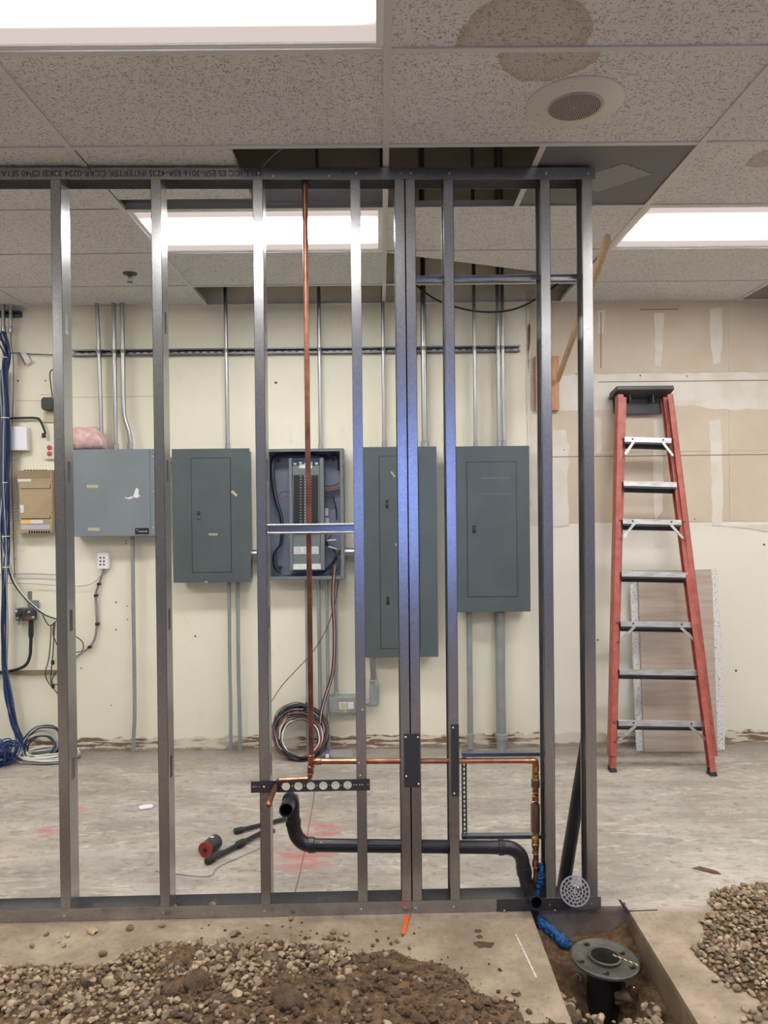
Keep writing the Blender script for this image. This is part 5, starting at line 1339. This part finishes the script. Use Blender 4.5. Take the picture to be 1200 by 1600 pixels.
for i, py in enumerate((683, 752, 811, 893, 971, 1046, 1126)):
    s_ = (py - 616) / (1181 - 616.0)
    pl, pr = onlad(970 - 12 * s_ + 7, py), onlad(1047.5 + 69.5 * s_ - 7, py + 2.0)
    m_ = (pl + pr) / 2; hx = Vector(((pr.x - pl.x) / 2, 0, (pr.z - pl.z) / 2)); dx = hx.normalized()
    b = MB()
    # tread is level once the ladder is opened; folded, it tips down towards the front
    back = (-nrm - upv * 0.10).normalized(); dn = -upv
    b.obox(m_ + back * 0.036, hx, back * 0.036, upv * 0.0022)
    b.obox(m_ + dn * 0.015, hx, nrm * 0.0018, upv * 0.016)
    for k in range(4): b.obox(m_ + back * (0.012 + 0.016 * k) + upv * 0.003, hx, back * 0.003, upv * 0.001)
    MB().obox(m_ + back * 0.066 + dn * 0.030, hx * 0.99, nrm * 0.002, upv * 0.026).obox(m_ + back * 0.012 + dn * 0.036, hx * 0.99, nrm * 0.008, upv * 0.004).build('shaded_apron', 'topcap', ld)  # dark grey stands in for shade below the aluminium step
    st_ = b.build('step', 'alu', ld)
    if i in (0, 2, 4, 6):
        for sg in (-1, 1):
            e0 = m_ + hx * sg * 0.62 + dn * 0.03 + nrm * 0.004; e1 = m_ + hx * sg * 1.02 + dn * (0.118) + nrm * 0.003
            MB().beam(e0, e1, 0.016, 0.005, nrm).build('knee_brace', 'alu', ld)
            screw(m_ + hx * sg * 0.66 + dn * 0.012 + nrm * 0.002, nrm, 0.0065, st_, 'plate')
            screw(m_ + hx * sg * 1.10 + dn * 0.01 + nrm * 0.001, nrm, 0.006, ld, 'plate'); screw(m_ + hx * sg * 1.11 + dn * 0.13 + nrm * 0.001, nrm, 0.006, ld, 'plate')
# top cap
c0_, c1_ = onlad(961, 605), onlad(1052, 604)
m_ = (c0_ + c1_) / 2; hx = (c1_.x - c0_.x) / 2
b = MB()
fwd = Vector((0, -1, 0))
z1 = m_.z; yb = m_.y
b.hexa([(m_.x - hx, yb - 0.025, z1 - 0.022), (m_.x + hx, yb - 0.025, z1 - 0.022), (m_.x + hx * 1.02, yb + 0.13, z1 - 0.07), (m_.x - hx * 1.02, yb + 0.13, z1 - 0.07),
        (m_.x - hx * 0.97, yb - 0.02, z1 + 0.006), (m_.x + hx * 0.97, yb - 0.02, z1 + 0.006), (m_.x + hx, yb + 0.13, z1 - 0.02), (m_.x - hx, yb + 0.13, z1 - 0.02)])
b.build('top_cap', 'topcap', ld, bevel=0.006)
MB().hexa([(m_.x - hx * 0.86, yb + 0.118, z1 - 0.165), (m_.x + hx * 0.9, yb + 0.118, z1 - 0.165), (m_.x + hx * 0.9, yb + 0.128, z1 - 0.165), (m_.x - hx * 0.86, yb + 0.128, z1 - 0.165),
           (m_.x - hx * 0.9, yb + 0.118, z1 - 0.05), (m_.x + hx * 0.95, yb + 0.118, z1 - 0.05), (m_.x + hx * 0.95, yb + 0.128, z1 - 0.05), (m_.x - hx * 0.9, yb + 0.128, z1 - 0.05)]).build('cap_skirt', 'topcap', ld, bevel=0.003)
for sg in (-0.45, 0.35): MB().box((m_.x + hx * sg - 0.003, yb + 0.02, z1 - 0.10), (m_.x + hx * sg + 0.003, yb + 0.118, z1 - 0.05)).build('cap_rib', 'topcap', ld)

# boards leaning on the wall behind the ladder
def leaning(poly, ybot, ytop, th, zlo_px, name, label, material, cat):
    pys = [p[1] for p in poly]; lo, hi = max(pys), min(pys)
    pts = []
    for (px, py) in poly:
        Y = ybot + (ytop - ybot) * (lo - py) / (lo - hi)
        pts.append(P(px, py, Y))
    dz = min(p.z for p in pts)
    for p in pts: p.z -= (dz - 0.002) * (1 - (p.z - dz) / 1.3)
    o = MB().prism(pts, (0, th, 0)).build(name, material, bevel=0.001)
    return tag(o, label, cat)
leaning(((997, 893), (1111, 890), (1113, 910), (1122, 1176), (1007, 1177)), 5.045, 5.112, 0.012, 1176, 'plywood_sheet', 'brown plywood sheet leaning behind the red ladder', 'ply', 'board')
leaning(((985, 912), (1115, 908), (1126, 960), (1133, 1168), (995, 1170)), 5.075, 5.135, 0.014, 1169, 'ceiling_tile_board', 'white speckled ceiling tile showing on both sides of the plywood', 'foam', 'board')
leaning(((988, 891), (1121, 888), (1124, 930), (1119, 938), (1113, 939), (1120, 1165), (1000, 1166)), 5.10, 5.158, 0.014, 1166, 'broken_tile_board', 'white tile with a broken corner, rearmost of the leaning boards', 'foam', 'board')

# wooden prop and the block it is nailed to
a0, a1, z0, z1 = rectW(837, 556, 874, 641, YW - 0.045)
o = MB().box((a0, YW - 0.045, z0), (a1, YW - 0.0055, z1)).build('wood_block', 'woodred', bevel=0.002); tag(o, 'reddish wooden block fixed to the wall behind the right studs', 'wood block')
A, C = P(950, 373, 3.34), P(872, 592, YW - 0.085)
t = thing('wood_prop', 'slanted raw wood strip bracing the frame back to the wall block', 'wood strip', C)
MB().beam(A, C, 0.022, 0.042, (0, 0, 1)).build('strip', 'wood', t, bevel=0.001)
s_ = C + (A - C).normalized() * 0.03
for k in range(2): screw(C + (A - C).normalized() * (0.03 + 0.03 * k) + Vector((0, -0.02, 0)), (0, -1, 0.3), 0.003, t, 'plate')

# ================================================================== THINGS ON THE FLOOR BEHIND THE FRAME
# crushed clear bottle
c = PZ(530, 1186); c.z = 0.033
t = thing('plastic_bottle', 'clear crushed plastic bottle with a purple cap lying by the wire coil', 'bottle', (c.x, c.y, 0.001))
ax = Vector((-1, 0.05, 0))
MB().lathe([(0.022, -0.09), (0.031, -0.085), (0.032, -0.05), (0.027, -0.03), (0.032, 0.0), (0.029, 0.02), (0.031, 0.04), (0.014, 0.07), (0.013, 0.078)], c, ax, 18).build('bottle_body', 'glass', t, smooth=True)
MB().lathe([(0.030, 0.066), (0.030, 0.084), (0.024, 0.088)], c, ax, 16).build('cap', 'purple', t, smooth=True)
MB().box(c + Vector((-0.088, -0.030, -0.014)), c + Vector((-0.066, -0.026, 0.010))).build('label_band', 'chip', t)
# white cover plate
c = PZ(228, 1263); u = Vector((0.94, 0.34, 0)); w = Vector((-0.34, 0.94, 0))
b = MB(); poly = []
for j in range(20):
    a = 2 * math.pi * j / 20; cx = 0.020 if math.cos(a) > 0 else -0.020
    poly.append(Vector((c.x, c.y, 0.001)) + u * (cx + 0.019 * math.cos(a)) + w * 0.023 * math.sin(a))
o = b.prism(poly, (0, 0, 0.012)).build('white_cover', 'white', bevel=0.004, seg=3); tag(o, 'small white rounded plastic cover lying on the concrete', 'plastic cover')
# red-ended can lying down
a = PZ(321, 1340); a.z = 0.038; d = Vector((0.35, 1, 0)).normalized()
t = thing('spray_can', 'dark can with a red end lying on the floor', 'can', (a.x, a.y, 0.001))
MB().lathe([(0.032, 0), (0.036, 0.004), (0.036, 0.095), (0.030, 0.10)], a, d, 22).build('can_wall', 'plate', t, smooth=True)
MB().lathe([(0.0365, -0.004), (0.0365, 0.006)], a, d, 22).build('end_rim', 'red', t, smooth=True)
MB().lathe([(0.012, 0.005), (0.010, 0.009)], a, -d, 10).build('nozzle', 'black', t, smooth=True)
MB().box(a + Vector((0.012, 0.05, 0.033)), a + Vector((0.028, 0.065, 0.0365))).build('label_patch', 'chip', t)
# two black threaded rods
def rod(name, label, pa, pb, r, fit=None):
    A, C = PZ(*pa), PZ(*pb); A.z = C.z = r * 1.5 + 0.001
    t = thing(name, label, 'rod', (A.x, A.y, 0))
    MB().tube([A, C], r, 10).build('shaft', 'abs', t, smooth=True)
    d = (C - A).normalized()
    MB().lathe([(r * 1.1, -0.004), (r * 1.45, 0), (r * 1.45, 0.035), (r * 1.15, 0.045)], A, d, 12).build('end_sleeve', 'rubber', t, smooth=True)
    if fit:
        q = A.lerp(C, fit)
        MB().lathe([(r * 1.1, -0.03), (r * 1.6, -0.02), (r * 1.6, 0.02), (r * 1.1, 0.03)], q, d, 12).build('collar', 'rubber', t, smooth=True)
        MB().tube([q, q + Vector((-0.05, -0.055, -0.004))], [r * 0.9, r * 0.7], 8).build('lever', 'plate', t, smooth=True)
        MB().tube(curve([C, C.lerp(A, 0.2) + Vector((0.05, -0.09, -0.012)), q + Vector((-0.06, -0.2, -0.014)), q + Vector((-0.10, -0.30, -0.014)), q + Vector((-0.35, -0.24, -0.014))], 6), 0.0022, 6).build('cord', 'greyc', t, smooth=True)
    return t
rod('black_rod', 'shorter black rod on the floor, lying nearer the back wall', (367, 1304), (446, 1284), 0.0105)
rod('black_rod', 'longer black rod with a collar and lever, lying beside the red-ended can', (323, 1352), (424, 1298), 0.0115, 0.5)
c = PZ(427, 1301); o = MB().lathe([(0.010, 0.001), (0.012, 0.008), (0.007, 0.02), (0.0001, 0.022)], (c.x, c.y, 0), (0, 0, 1), 10).build('rubber_bung', 'brownc', smooth=True); tag(o, 'tiny dark red bung beside the black rods', 'bung')
# flake lying on the floor at the right
c = PZ(1103, 1362)
o = MB().prism([c + Vector((x, y, 0.001)) for x, y in ((-.05, .03), (-.01, .045), (.05, .0), (.055, -.03), (.02, -.02))], (0, 0, 0.003)).build('mud_flake', 'soil'); tag(o, 'thin brown flake of mud on the slab near the right gravel', 'flake')

# orange marking stick in front of the frame
A, C = PZ(637, 1432), PZ(630, 1461)
A.y = min(A.y, FY0 + FSL * A.x - 0.006); d = (C - A).normalized(); q = Vector((-d.y, d.x, 0)) * 0.0095
t = thing('orange_stick', 'bright orange flat stick lying on the slab against the bottom track', 'stick', (A.x, A.y, 0))
A.z = C.z = 0.001
MB().prism([A - q, C - q * 0.9, C + d * 0.006, C + q * 0.9, A + q], (0, 0, 0.007)).build('stick_body', 'orange', t, bevel=0.0015)
MB().lathe([(0.004, 0), (0.005, 0.008), (0.003, 0.010)], C + d * 0.004 + Vector((0, 0, 0.004)), d, 8).build('tip', 'crackm', t, smooth=True)

# ================================================================== TRENCH: DRAIN, SLEEVE
t = thing('floor_drain', 'round olive floor drain body with a wide flange in the trench', 'floor drain', (DR.x, DR.y, -0.44))
tilt = Vector((0.05, -0.01, 1)).normalized()
b = MB().lathe([(0.124, -0.012), (0.128, -0.008), (0.128, 0.0), (0.122, 0.004), (0.118, 0.001), (0.060, -0.002), (0.058, -0.006), (0.058, -0.09)], DR, tilt, 56, caps=False)
b.lathe([(0.124, -0.012), (0.080, -0.03), (0.066, -0.045)], DR, tilt, 40, caps=False)
b.build('flange', 'iron', t, smooth=True)
MB().lathe([(0.066, -0.045), (0.062, -0.06), (0.060, -0.34)], DR, tilt, 40, caps=False).build('drain_body', 'rubber', t, smooth=True)  # body coloured black, standing in for the dark hole under the flange
MB().lathe([(0.060, -0.004), (0.062, 0.010), (0.056, 0.012), (0.053, 0.009), (0.053, -0.10), (0.0001, -0.101)], DR, tilt, 40, caps=False).build('throat_ring', 'iron', t, smooth=True)
MB().lathe([(0.0525, -0.085), (0.0001, -0.086)], DR, tilt, 30, caps=False).build('dark_throat', 'dark', t)
tu = tilt.cross(Vector((0, 1, 0))).normalized(); tv = tilt.cross(tu)
for (an, r_) in ((1.35, .098), (3.55, .085), (5.2, .095), (0.3, .1), (2.6, .105)):
    q = DR + (tu * math.cos(an) + tv * math.sin(an)) * r_
    o = MB().lathe([(0.010, 0), (0.010, 0.003)], q, tilt, 10).build('bolt_slot', 'dark', t)
    MB().lathe([(0.006, 0.003), (0.006, 0.007)], q + tu * 0.008, tilt, 6).build('bolt', 'iron', t)
a, c = PZ(960, 1493, DR.z + 0.01), PZ(994, 1507, DR.z + 0.012)
for k in range(9):
    q = a.lerp(c, k / 8); e = (c - a).normalized(); f_ = tilt if k % 2 else e.cross(tilt)
    pts = [q + e * 0.0065 * math.cos(x) + f_ * 0.0035 * math.sin(x) for x in [2 * math.pi * j / 10 for j in range(10)]]
    MB().tube(pts, 0.0012, 5, closed=True).build('chain_link', 'solder', t, smooth=True)

b = MB()
path = [PFW(844.5, 1350, 0.055), PFW(844, 1362, 0.052), PFW(842, 1376, 0.05), PFW(838, 1392, 0.05), PFW(834, 1408, 0.05), PFW(833, 1424, 0.03)]
p1 = PZ(845, 1441, -0.06); p2 = PZ(866, 1460, -0.10); p3 = PZ(880, 1472, -0.115); p4 = PZ(893, 1478, -0.125)
path += [p1, p2, p3, p4]
cv = curve(path, 16); rs = []
for i, q in enumerate(cv):
    u = i / (len(cv) - 1)
    rs.append((0.010 + 0.006 * min(1, u * 8)) if u < 0.5 else 0.014 + 0.010 * min(1, (u - 0.5) * 5) - 0.012 * max(0, (u - 0.85) / 0.15))
k0 = len(b.v); b.tube(cv, rs, 20)
for i, v in enumerate(b.v):
    dd = mnoise.noise_vector(v * 60) * 0.009 + mnoise.noise_vector(v * 150) * 0.006
    b.v[i] = v + dd
o = b.build('blue_sleeve', 'bluewrap', smooth=True); tag(o, 'crumpled blue plastic sleeve running from the frame down into the trench', 'pipe sleeve')
# small fittings and rags in the trench
for (px, py, r_) in ((902, 1528, .012), (931, 1543, .011)):
    q = PZ(px, py, -0.17); pts = [q + Vector((r_ * math.cos(x), r_ * 0.5 * math.sin(x), r_ * math.sin(x))) for x in [2 * math.pi * j / 12 for j in range(12)]]
    o = MB().tube(pts, 0.003, 6, closed=True).build('metal_ring', 'solder', smooth=True); tag(o, 'small metal ring in the trench soil %s' % ('left of the drain body' if px < 920 else 'just below the drain flange'), 'ring')
q = PZ(985, 1552, -0.15)
o = MB().tube(curve([q + Vector((-.02, 0, -.02)), q + Vector((-.01, 0, .02)), q + Vector((.015, -.01, .025)), q + Vector((.03, 0, 0)), q + Vector((.02, .01, -.03))], 6), 0.0018, 5).build('bent_wire', 'solder', smooth=True); tag(o, 'bent shiny wire sticking out beside the drain in the trench', 'wire')

# ================================================================== SOIL, GRAVEL
NV = 9
def rock_mesh(seed, sub=2, rough=0.34, flat=0.66, blocky=0.0):
    import bmesh
    bm = bmesh.new(); bmesh.ops.create_icosphere(bm, subdivisions=sub, radius=1.0)
    rnd = random.Random(seed); off = Vector((seed * 3.7, seed * 1.3, 0))
    sx, sy = rnd.uniform(0.85, 1.35), rnd.uniform(0.75, 1.0)
    planes = [(Vector((rnd.gauss(0, 1), rnd.gauss(0, 1), rnd.gauss(0, 1))).normalized(), rnd.uniform(0.62, 0.9)) for _ in range(6)]
    for v in bm.verts:
        p = v.co.copy()
        for (n_, d_) in planes:
            e = p.dot(n_) - d_
            if e > 0: p -= n_ * e * 0.85
        p *= 1 + rough * mnoise.noise(p * 1.4 + off)
        v.co = Vector((p.x * sx, p.y * sy, p.z * flat))
    me = bpy.data.meshes.new('stone'); bm.to_mesh(me); bm.free()
    me.shade_smooth(); me.set_sharp_from_angle(angle=R(34))
    return me
rocks = [rock_mesh(i + 1) for i in range(NV)]
for me in rocks: me.materials.append(M['stone'])
rk = []
for me in rocks:
    vv = np.empty(len(me.vertices) * 3); me.vertices.foreach_get('co', vv)
    rk.append((vv.reshape(-1, 3), [tuple(p.vertices) for p in me.polygons]))

lb_px = [(-260, 1505), (-120, 1508), (0, 1512), (60, 1509), (101, 1513), (150, 1510), (182, 1506), (205, 1488), (235, 1478), (262, 1473), (292, 1474), (340, 1478), (400, 1474), (446, 1474), (500, 1478), (538, 1484), (560, 1492), (592, 1487), (615, 1484), (649, 1502), (691, 1506), (724, 1524), (735, 1548), (768, 1558), (802, 1566), (814, 1584), (822, 1600), (835, 1660)]
lbw = sorted([(PZ(*q).x, PZ(*q).y) for q in lb_px])
lbx, lby = np.array([q[0] for q in lbw]), np.array([q[1] for q in lbw])
def mound_h(x, y):
    d = float(np.interp(x, lbx, lby)) - y
    if x > 0.45: d = min(d, (0.585 - x) * 1.6 + 0.0)
    n1 = mnoise.noise((x * 5, y * 5, 1.7)); n2 = mnoise.noise((x * 17, y * 17, 4)); n3 = mnoise.noise((x * 45, y * 45, 8))
    if d <= 0: return -0.004
    g = 1 - math.exp(-d * 3.2)
    return g * (0.085 + 0.035 * n1) + min(1, d * 12) * (0.011 * n2 + 0.007 * n3 + 0.0045 * mnoise.noise((x * 95, y * 95, 2))) + 0.003
b = MB(); vs, fs = [], []
gx, gy = 330, 190
X0, X1, Y0, Y1 = -1.75, 0.585, 1.55, 2.93
hv = []
for j in range(gy + 1):
    for i in range(gx + 1):
        x = X0 + (X1 - X0) * i / gx; y = Y0 + (Y1 - Y0) * j / gy
        h_ = mound_h(x, y); hv.append(h_); vs.append((x, y, h_))
for j in range(gy):
    for i in range(gx):
        k = j * (gx + 1) + i; q = (k, k + 1, k + gx + 2, k + gx + 1)
        if max(hv[a] for a in q) > -0.003: fs.append(q)
o = b.add(vs, fs).build('soil_mound', 'soil', smooth=True, at=(0, 2.3, 0)); tag(o, 'low mound of brown soil across the bottom of the photo', 'soil', kind='stuff')

def gravel_density(px, py):
    if px < 0: return 1.0
    if 250 < px < 345 and 1528 < py < 1565: return 0.03
    if 255 < px < 305 and 1480 < py < 1512: return 0.25
    edge = 1530 - max(0, px - 390) * 0.05
    if px < 330: return 1.0 if py < 1592 else 0.6
    if px < 410: return 0.95 if py < 1556 else 0.3
    if px < 548: return 0.95 if py < 1524 else 0.12
    return 0.10
rnd = random.Random(77)
stones = []                                       # x, y, z, size, rot, variant, pile
def try_add(x, y, z, s_, kind):
    stones.append([x, y, z, s_, (rnd.uniform(-.5, .5), rnd.uniform(-.5, .5), rnd.uniform(0, 6.28)), rnd.randrange(NV), kind])
grid = {}
def far_enough(x, y, r_):
    cx, cy = int(x / 0.03), int(y / 0.03)
    for i in range(cx - 2, cx + 3):
        for j in range(cy - 2, cy + 3):
            for (a, c, q) in grid.get((i, j), ()):
                if (a - x) ** 2 + (c - y) ** 2 < ((q + r_) * 0.80) ** 2: return False
    grid.setdefault((cx, cy), []).append((x, y, r_)); return True
for _ in range(30000):
    x, y = rnd.uniform(-1.6, 0.56), rnd.uniform(1.75, 2.92)
    h_ = mound_h(x, y)
    if h_ < 0: continue
    px, py = proj((x, y, h_))
    s_ = min(0.030, 0.0100 * math.exp(rnd.gauss(0, 0.36)))
    if rnd.random() < 0.03: s_ *= 1.7
    if far_enough(x, y, s_) and rnd.random() < gravel_density(px, py): try_add(x, y, h_ + s_ * 0.30, s_, 'left')
# second scatter on top of the dense part
for _ in range(900):
    x, y = rnd.uniform(-1.5, 0.0), rnd.uniform(1.9, 2.86)
    h_ = mound_h(x, y)
    if h_ < 0.01: continue
    px, py = proj((x, y, h_))
    if gravel_density(px, py) < 0.9: continue
    s_ = 0.0105 * math.exp(rnd.gauss(0, 0.25)); try_add(x, y, h_ + s_ * 1.15, s_, 'left')
# right pile
rpoly = [PZ(*q) for q in ((1113, 1393), (1142, 1387), (1183, 1383), (1230, 1380), (1330, 1384), (1400, 1440), (1400, 1580), (1290, 1600), (1200, 1570), (1183, 1563), (1167, 1551), (1137, 1544), (1125, 1528), (1108, 1514), (1090, 1497), (1083, 1482), (1106, 1460), (1096, 1443), (1117, 1428), (1108, 1412))]
def inside(x, y):
    r_ = False; k = len(rpoly)
    for i in range(k):
        a, c = rpoly[i], rpoly[(i + 1) % k]
        if (a.y > y) != (c.y > y) and x < (c.x - a.x) * (y - a.y) / (c.y - a.y) + a.x: r_ = not r_
    return r_
def edge_d(x, y):
    p = Vector((x, y, 0)); best = 9
    for i in range(len(rpoly)):
        a, c = rpoly[i], rpoly[(i + 1) % len(rpoly)]; d = c - a
        t_ = max(0, min(1, (p - a).dot(d) / d.length_squared)); best = min(best, (p - a - d * t_).length)
    return best
grid.clear()
xs_ = [p.x for p in rpoly]; ys_ = [p.y for p in rpoly]
for _ in range(14000):
    x, y = rnd.uniform(min(xs_), max(xs_)), rnd.uniform(min(ys_), max(ys_))
    if not inside(x, y): continue
    s_ = min(0.024, 0.0112 * math.exp(rnd.gauss(0, 0.28)))
    if far_enough(x, y, s_):
        h_ = 0.07 * (1 - math.exp(-edge_d(x, y) * 4.5))
        try_add(x, y, h_ + s_ * 0.45, s_, 'right')
        if h_ > 0.02 and rnd.random() < 0.6: try_add(x + 0.008, y, h_ - s_ * 0.5, s_, 'right')
for (px, py) in ((1166, 1581), (1178, 1585), (1190, 1580), (1198, 1590), (1172, 1593), (1184, 1596), (1196, 1574), (1205, 1584), (1162, 1597), (1210, 1597)):
    q = PZ(px, py); try_add(q.x, q.y, 0.009, rnd.uniform(.011, .017), 'right')
# right pile core under the stones
b = MB(); vs, fs = [], []; gx = gy = 46
x0, x1, y0_, y1_ = min(xs_), max(xs_), min(ys_), max(ys_); hv = []
for j in range(gy + 1):
    for i in range(gx + 1):
        x = x0 + (x1 - x0) * i / gx; y = y0_ + (y1_ - y0_) * j / gy
        h_ = 0.06 * (1 - math.exp(-edge_d(x, y) * 4.5)) + 0.001 if inside(x, y) else -0.004
        hv.append(h_); vs.append((x, y, h_))
for j in range(gy):
    for i in range(gx):
        k = j * (gx + 1) + i; q = (k, k + 1, k + gx + 2, k + gx + 1)
        if max(hv[a] for a in q) > -0.003: fs.append(q)
o = b.add(vs, fs).build('gravel_bed', 'soil', smooth=True); tag(o, 'sandy base under the right hand gravel heap', 'soil', kind='stuff')
# single stones lying on the slab in front of the frame
loose = [(73, 1462, .010), (106, 1463, .013), (144, 1458, .018), (204, 1453, .017), (253, 1447, .017), (50, 1480, .011), (92, 1473, .007), (100, 1479, .011), (161, 1493, .017), (105, 1509, .018), (222, 1483, .012), (367, 1462, .017), (418, 1446, .012), (455, 1438, .013), (520, 1458, .015), (508, 1467, .013), (517, 1468, .012), (532, 1470, .014), (541, 1461, .014), (415, 1470, .018), (446, 1474, .016), (483, 1466, .007), (454, 1450, .006), (622, 1472, .014), (639, 1478, .007), (726, 1524, .012), (735, 1556, .013), (737, 1544, .008), (775, 1571, .016), (797, 1567, .012), (761, 1583, .018), (805, 1552, .010), (630, 1549, .014),
         (273, 1421, .013), (333, 1418, .016), (603, 1405, .010), (498, 1418, .006), (1108, 1411, .012), (1096, 1442, .013), (1104, 1436, .010), (1117, 1533, .014), (1150, 1547, .013), (1084, 1483, .012), (1092, 1494, .016), (975, 1413, .008)]
for (px, py, s_) in loose:
    q = PZ(px, py); z = s_ * 0.55
    if q.y > 2.4 and mound_h(q.x, q.y) > 0 and q.x < 0.58: z += mound_h(q.x, q.y)
    if px in (273, 333, 603, 498): z += 0.004
    stones.append([q.x, q.y, z, s_, (rnd.uniform(-.25, .25), rnd.uniform(-.25, .25), rnd.uniform(0, 6.28)), rnd.randrange(NV), 'loose'])
# gravel in the trench
for _ in range(420):
    x, y = rnd.uniform(TX0 + .03, TX1 - .03), rnd.uniform(1.9, 2.78)
    if math.hypot(x - DR.x, y - DR.y + 0.06) < 0.13: continue
    s_ = 0.0105 * math.exp(rnd.gauss(0, 0.35))
    stones.append([x, y, -0.17 + 0.07 * min(1, abs((x - TX0) / (TX1 - TX0) - 0.5) * 2) ** 2 + s_ * 0.3, s_, (rnd.uniform(-.5, .5), rnd.uniform(-.5, .5), rnd.uniform(0, 6.28)), rnd.randrange(NV), 'trench'])
def score(s_):
    px, py = proj(s_[:3])
    if not (-5 < px < 1205 and py < 1606): return -1
    return (1000 if s_[6] == 'loose' else 0) + s_[3] / s_[1]
order = sorted(stones, key=score, reverse=True)
LBL = {'left': ('small rounded brown-grey stone in the gravel spread at the lower left', 'stones of the lower left gravel'),
       'right': ('small rounded grey-brown stone in the gravel heap at the right edge', 'stones of the right gravel heap'),
       'loose': ('single grey stone lying loose on the slab away from the heaps', 'loose stones on the slab'),
       'trench': ('pale broken stone lying on the soil in the trench', 'stones in the trench')}
def zone(s_):
    px, py = proj(s_[:3]); k = s_[6]
    if k == 'left':
        if py < 1497: return 'small grey-brown stone along the upper edge of the lower left gravel' if px < 330 else 'small pale stone along the upper edge of the gravel below the copper stub'
        w = 'at the left edge of the photo' if px < 90 else 'below the leftmost visible stud' if px < 180 else 'below the second visible stud' if px < 300 else 'around the half buried soil clod' if px < 400 else 'around the largest soil clod' if px < 560 else 'scattered over the soil mound'
        return 'small rounded gravel stone %s, %s' % (w, 'nearest the camera' if py > 1560 else 'farther back')
    if k == 'right':
        return 'small rounded stone in the right gravel heap, %s' % ('at its far side' if py < 1440 else 'near its left tip' if px < 1140 else 'at its middle' if py < 1520 else 'at its near side')
    if k == 'loose':
        if py < 1425 and px < 640: return 'pebble lying inside the bottom track of the frame'
        if px > 1000: return 'loose pebble at the rim of the right gravel heap'
        if px > 850: return 'tiny pebble at the far corner of the trench'
        w = 'below the leftmost visible stud' if px < 180 else 'below the second visible stud' if px < 330 else 'below the stud carrying the copper stub' if px < 480 else 'left of the orange stick' if px < 580 else 'just below the orange stick' if px < 660 else 'at the right end of the soil mound'
        return 'loose grey stone on the slab %s' % w
    return LBL['trench'][0]
for s_ in order[:300]:
    o = bpy.data.objects.new('gravel_stone', rocks[s_[5]])
    link(o, s_[:3]); o.rotation_euler = s_[4]; o.scale = (s_[3],) * 3
    zl = zone(s_); tag(o, zl, 'stone', LBL[s_[6]][1] + ' (' + zl.split(' stone ')[-1].split(', ')[-1] + ')')
from mathutils import Euler
def stuff(sel, name, label, material='stone', cat='gravel'):
    vs, fs, k = [], [], 0
    for s_ in sel:
        v, f = rk[s_[5]]
        m3 = np.array(Euler(s_[4]).to_matrix())
        vs.append((v * s_[3]) @ m3.T + np.array(s_[:3])); fs += [tuple(i + k for i in q) for q in f]; k += len(v)
    me = bpy.data.meshes.new(name); me.from_pydata(np.concatenate(vs).tolist(), [], fs); me.update(); me.shade_smooth(); me.set_sharp_from_angle(angle=R(50))
    me.materials.append(M[material])
    o = bpy.data.objects.new(name, me); link(o, (0, 0, 0)); tag(o, label, cat, kind='stuff')
stuff([s_ for s_ in order[300:] if s_[6] != 'right' and s_[6] != 'trench'], 'gravel', 'brown-grey gravel spread over the lower left')
stuff([s_ for s_ in order[300:] if s_[6] == 'right'], 'gravel', 'grey-brown gravel heaped at the right edge')
stuff([s_ for s_ in order[300:] if s_[6] == 'trench'], 'gravel', 'broken stone scattered over the trench soil')
# crumbs of soil over and around the mound
cr = []
for _ in range(2600):
    x, y = rnd.uniform(-0.75, 0.57), rnd.uniform(1.95, 3.04)
    px, py = proj((x, y, 0)); h_ = mound_h(x, y)
    dd = float(np.interp(x, lbx, lby)) - y
    if dd < 0 and rnd.random() > 0.5 * math.exp(dd / 0.05) + 0.035: continue
    if x > 0.57: continue
    s_ = 0.0042 * math.exp(rnd.gauss(0, 0.55)) * (1.5 if dd > 0.05 else 0.9)
    cr.append([x, y, max(h_, 0) + s_ * 0.3, min(s_, 0.016), (rnd.uniform(-.5, .5), rnd.uniform(-.5, .5), rnd.uniform(0, 6.28)), rnd.randrange(NV), 'crumb'])
stuff(cr, 'soil_crumbs', 'loose dark crumbs of soil strewn over the mound and slab', 'clod', 'soil')
# soil clods
for i, (px, py, s_, lbl) in enumerate(((452, 1570, .050, 'largest damp brown clod of soil at the bottom of the photo'), (309, 1545, .052, 'wide brown clod of soil half buried in the left gravel'), (268, 1561, .030, 'rounded clod just left of the half buried soil clod'), (505, 1550, .018, 'small dark clod to the right of the largest clod'), (600, 1528, .020, 'small dark clod in the middle of the soil mound'),
                                       (249, 1577, .028, 'rounded brown lump at the bottom among the left gravel'), (890, 1590, .045, 'brown lump of soil at the bottom of the trench'), (975, 1560, .035, 'grey broken lump beside the drain body in the trench'))):
    me = rock_mesh(40 + i, 3, 0.42, 0.75); me.materials.append(M['clod'])
    if px > 830: q = PZ(px, py, -0.15)
    else:
        q = PZ(px, py, 0.06); q.z = mound_h(q.x, q.y) + s_ * 0.25
    o = bpy.data.objects.new('soil_clod', me); link(o, q); o.scale = (s_, s_, s_); o.rotation_euler = (0.2, 0.15, i * 1.3)
    tag(o, lbl, 'soil clod', 'clods of soil')
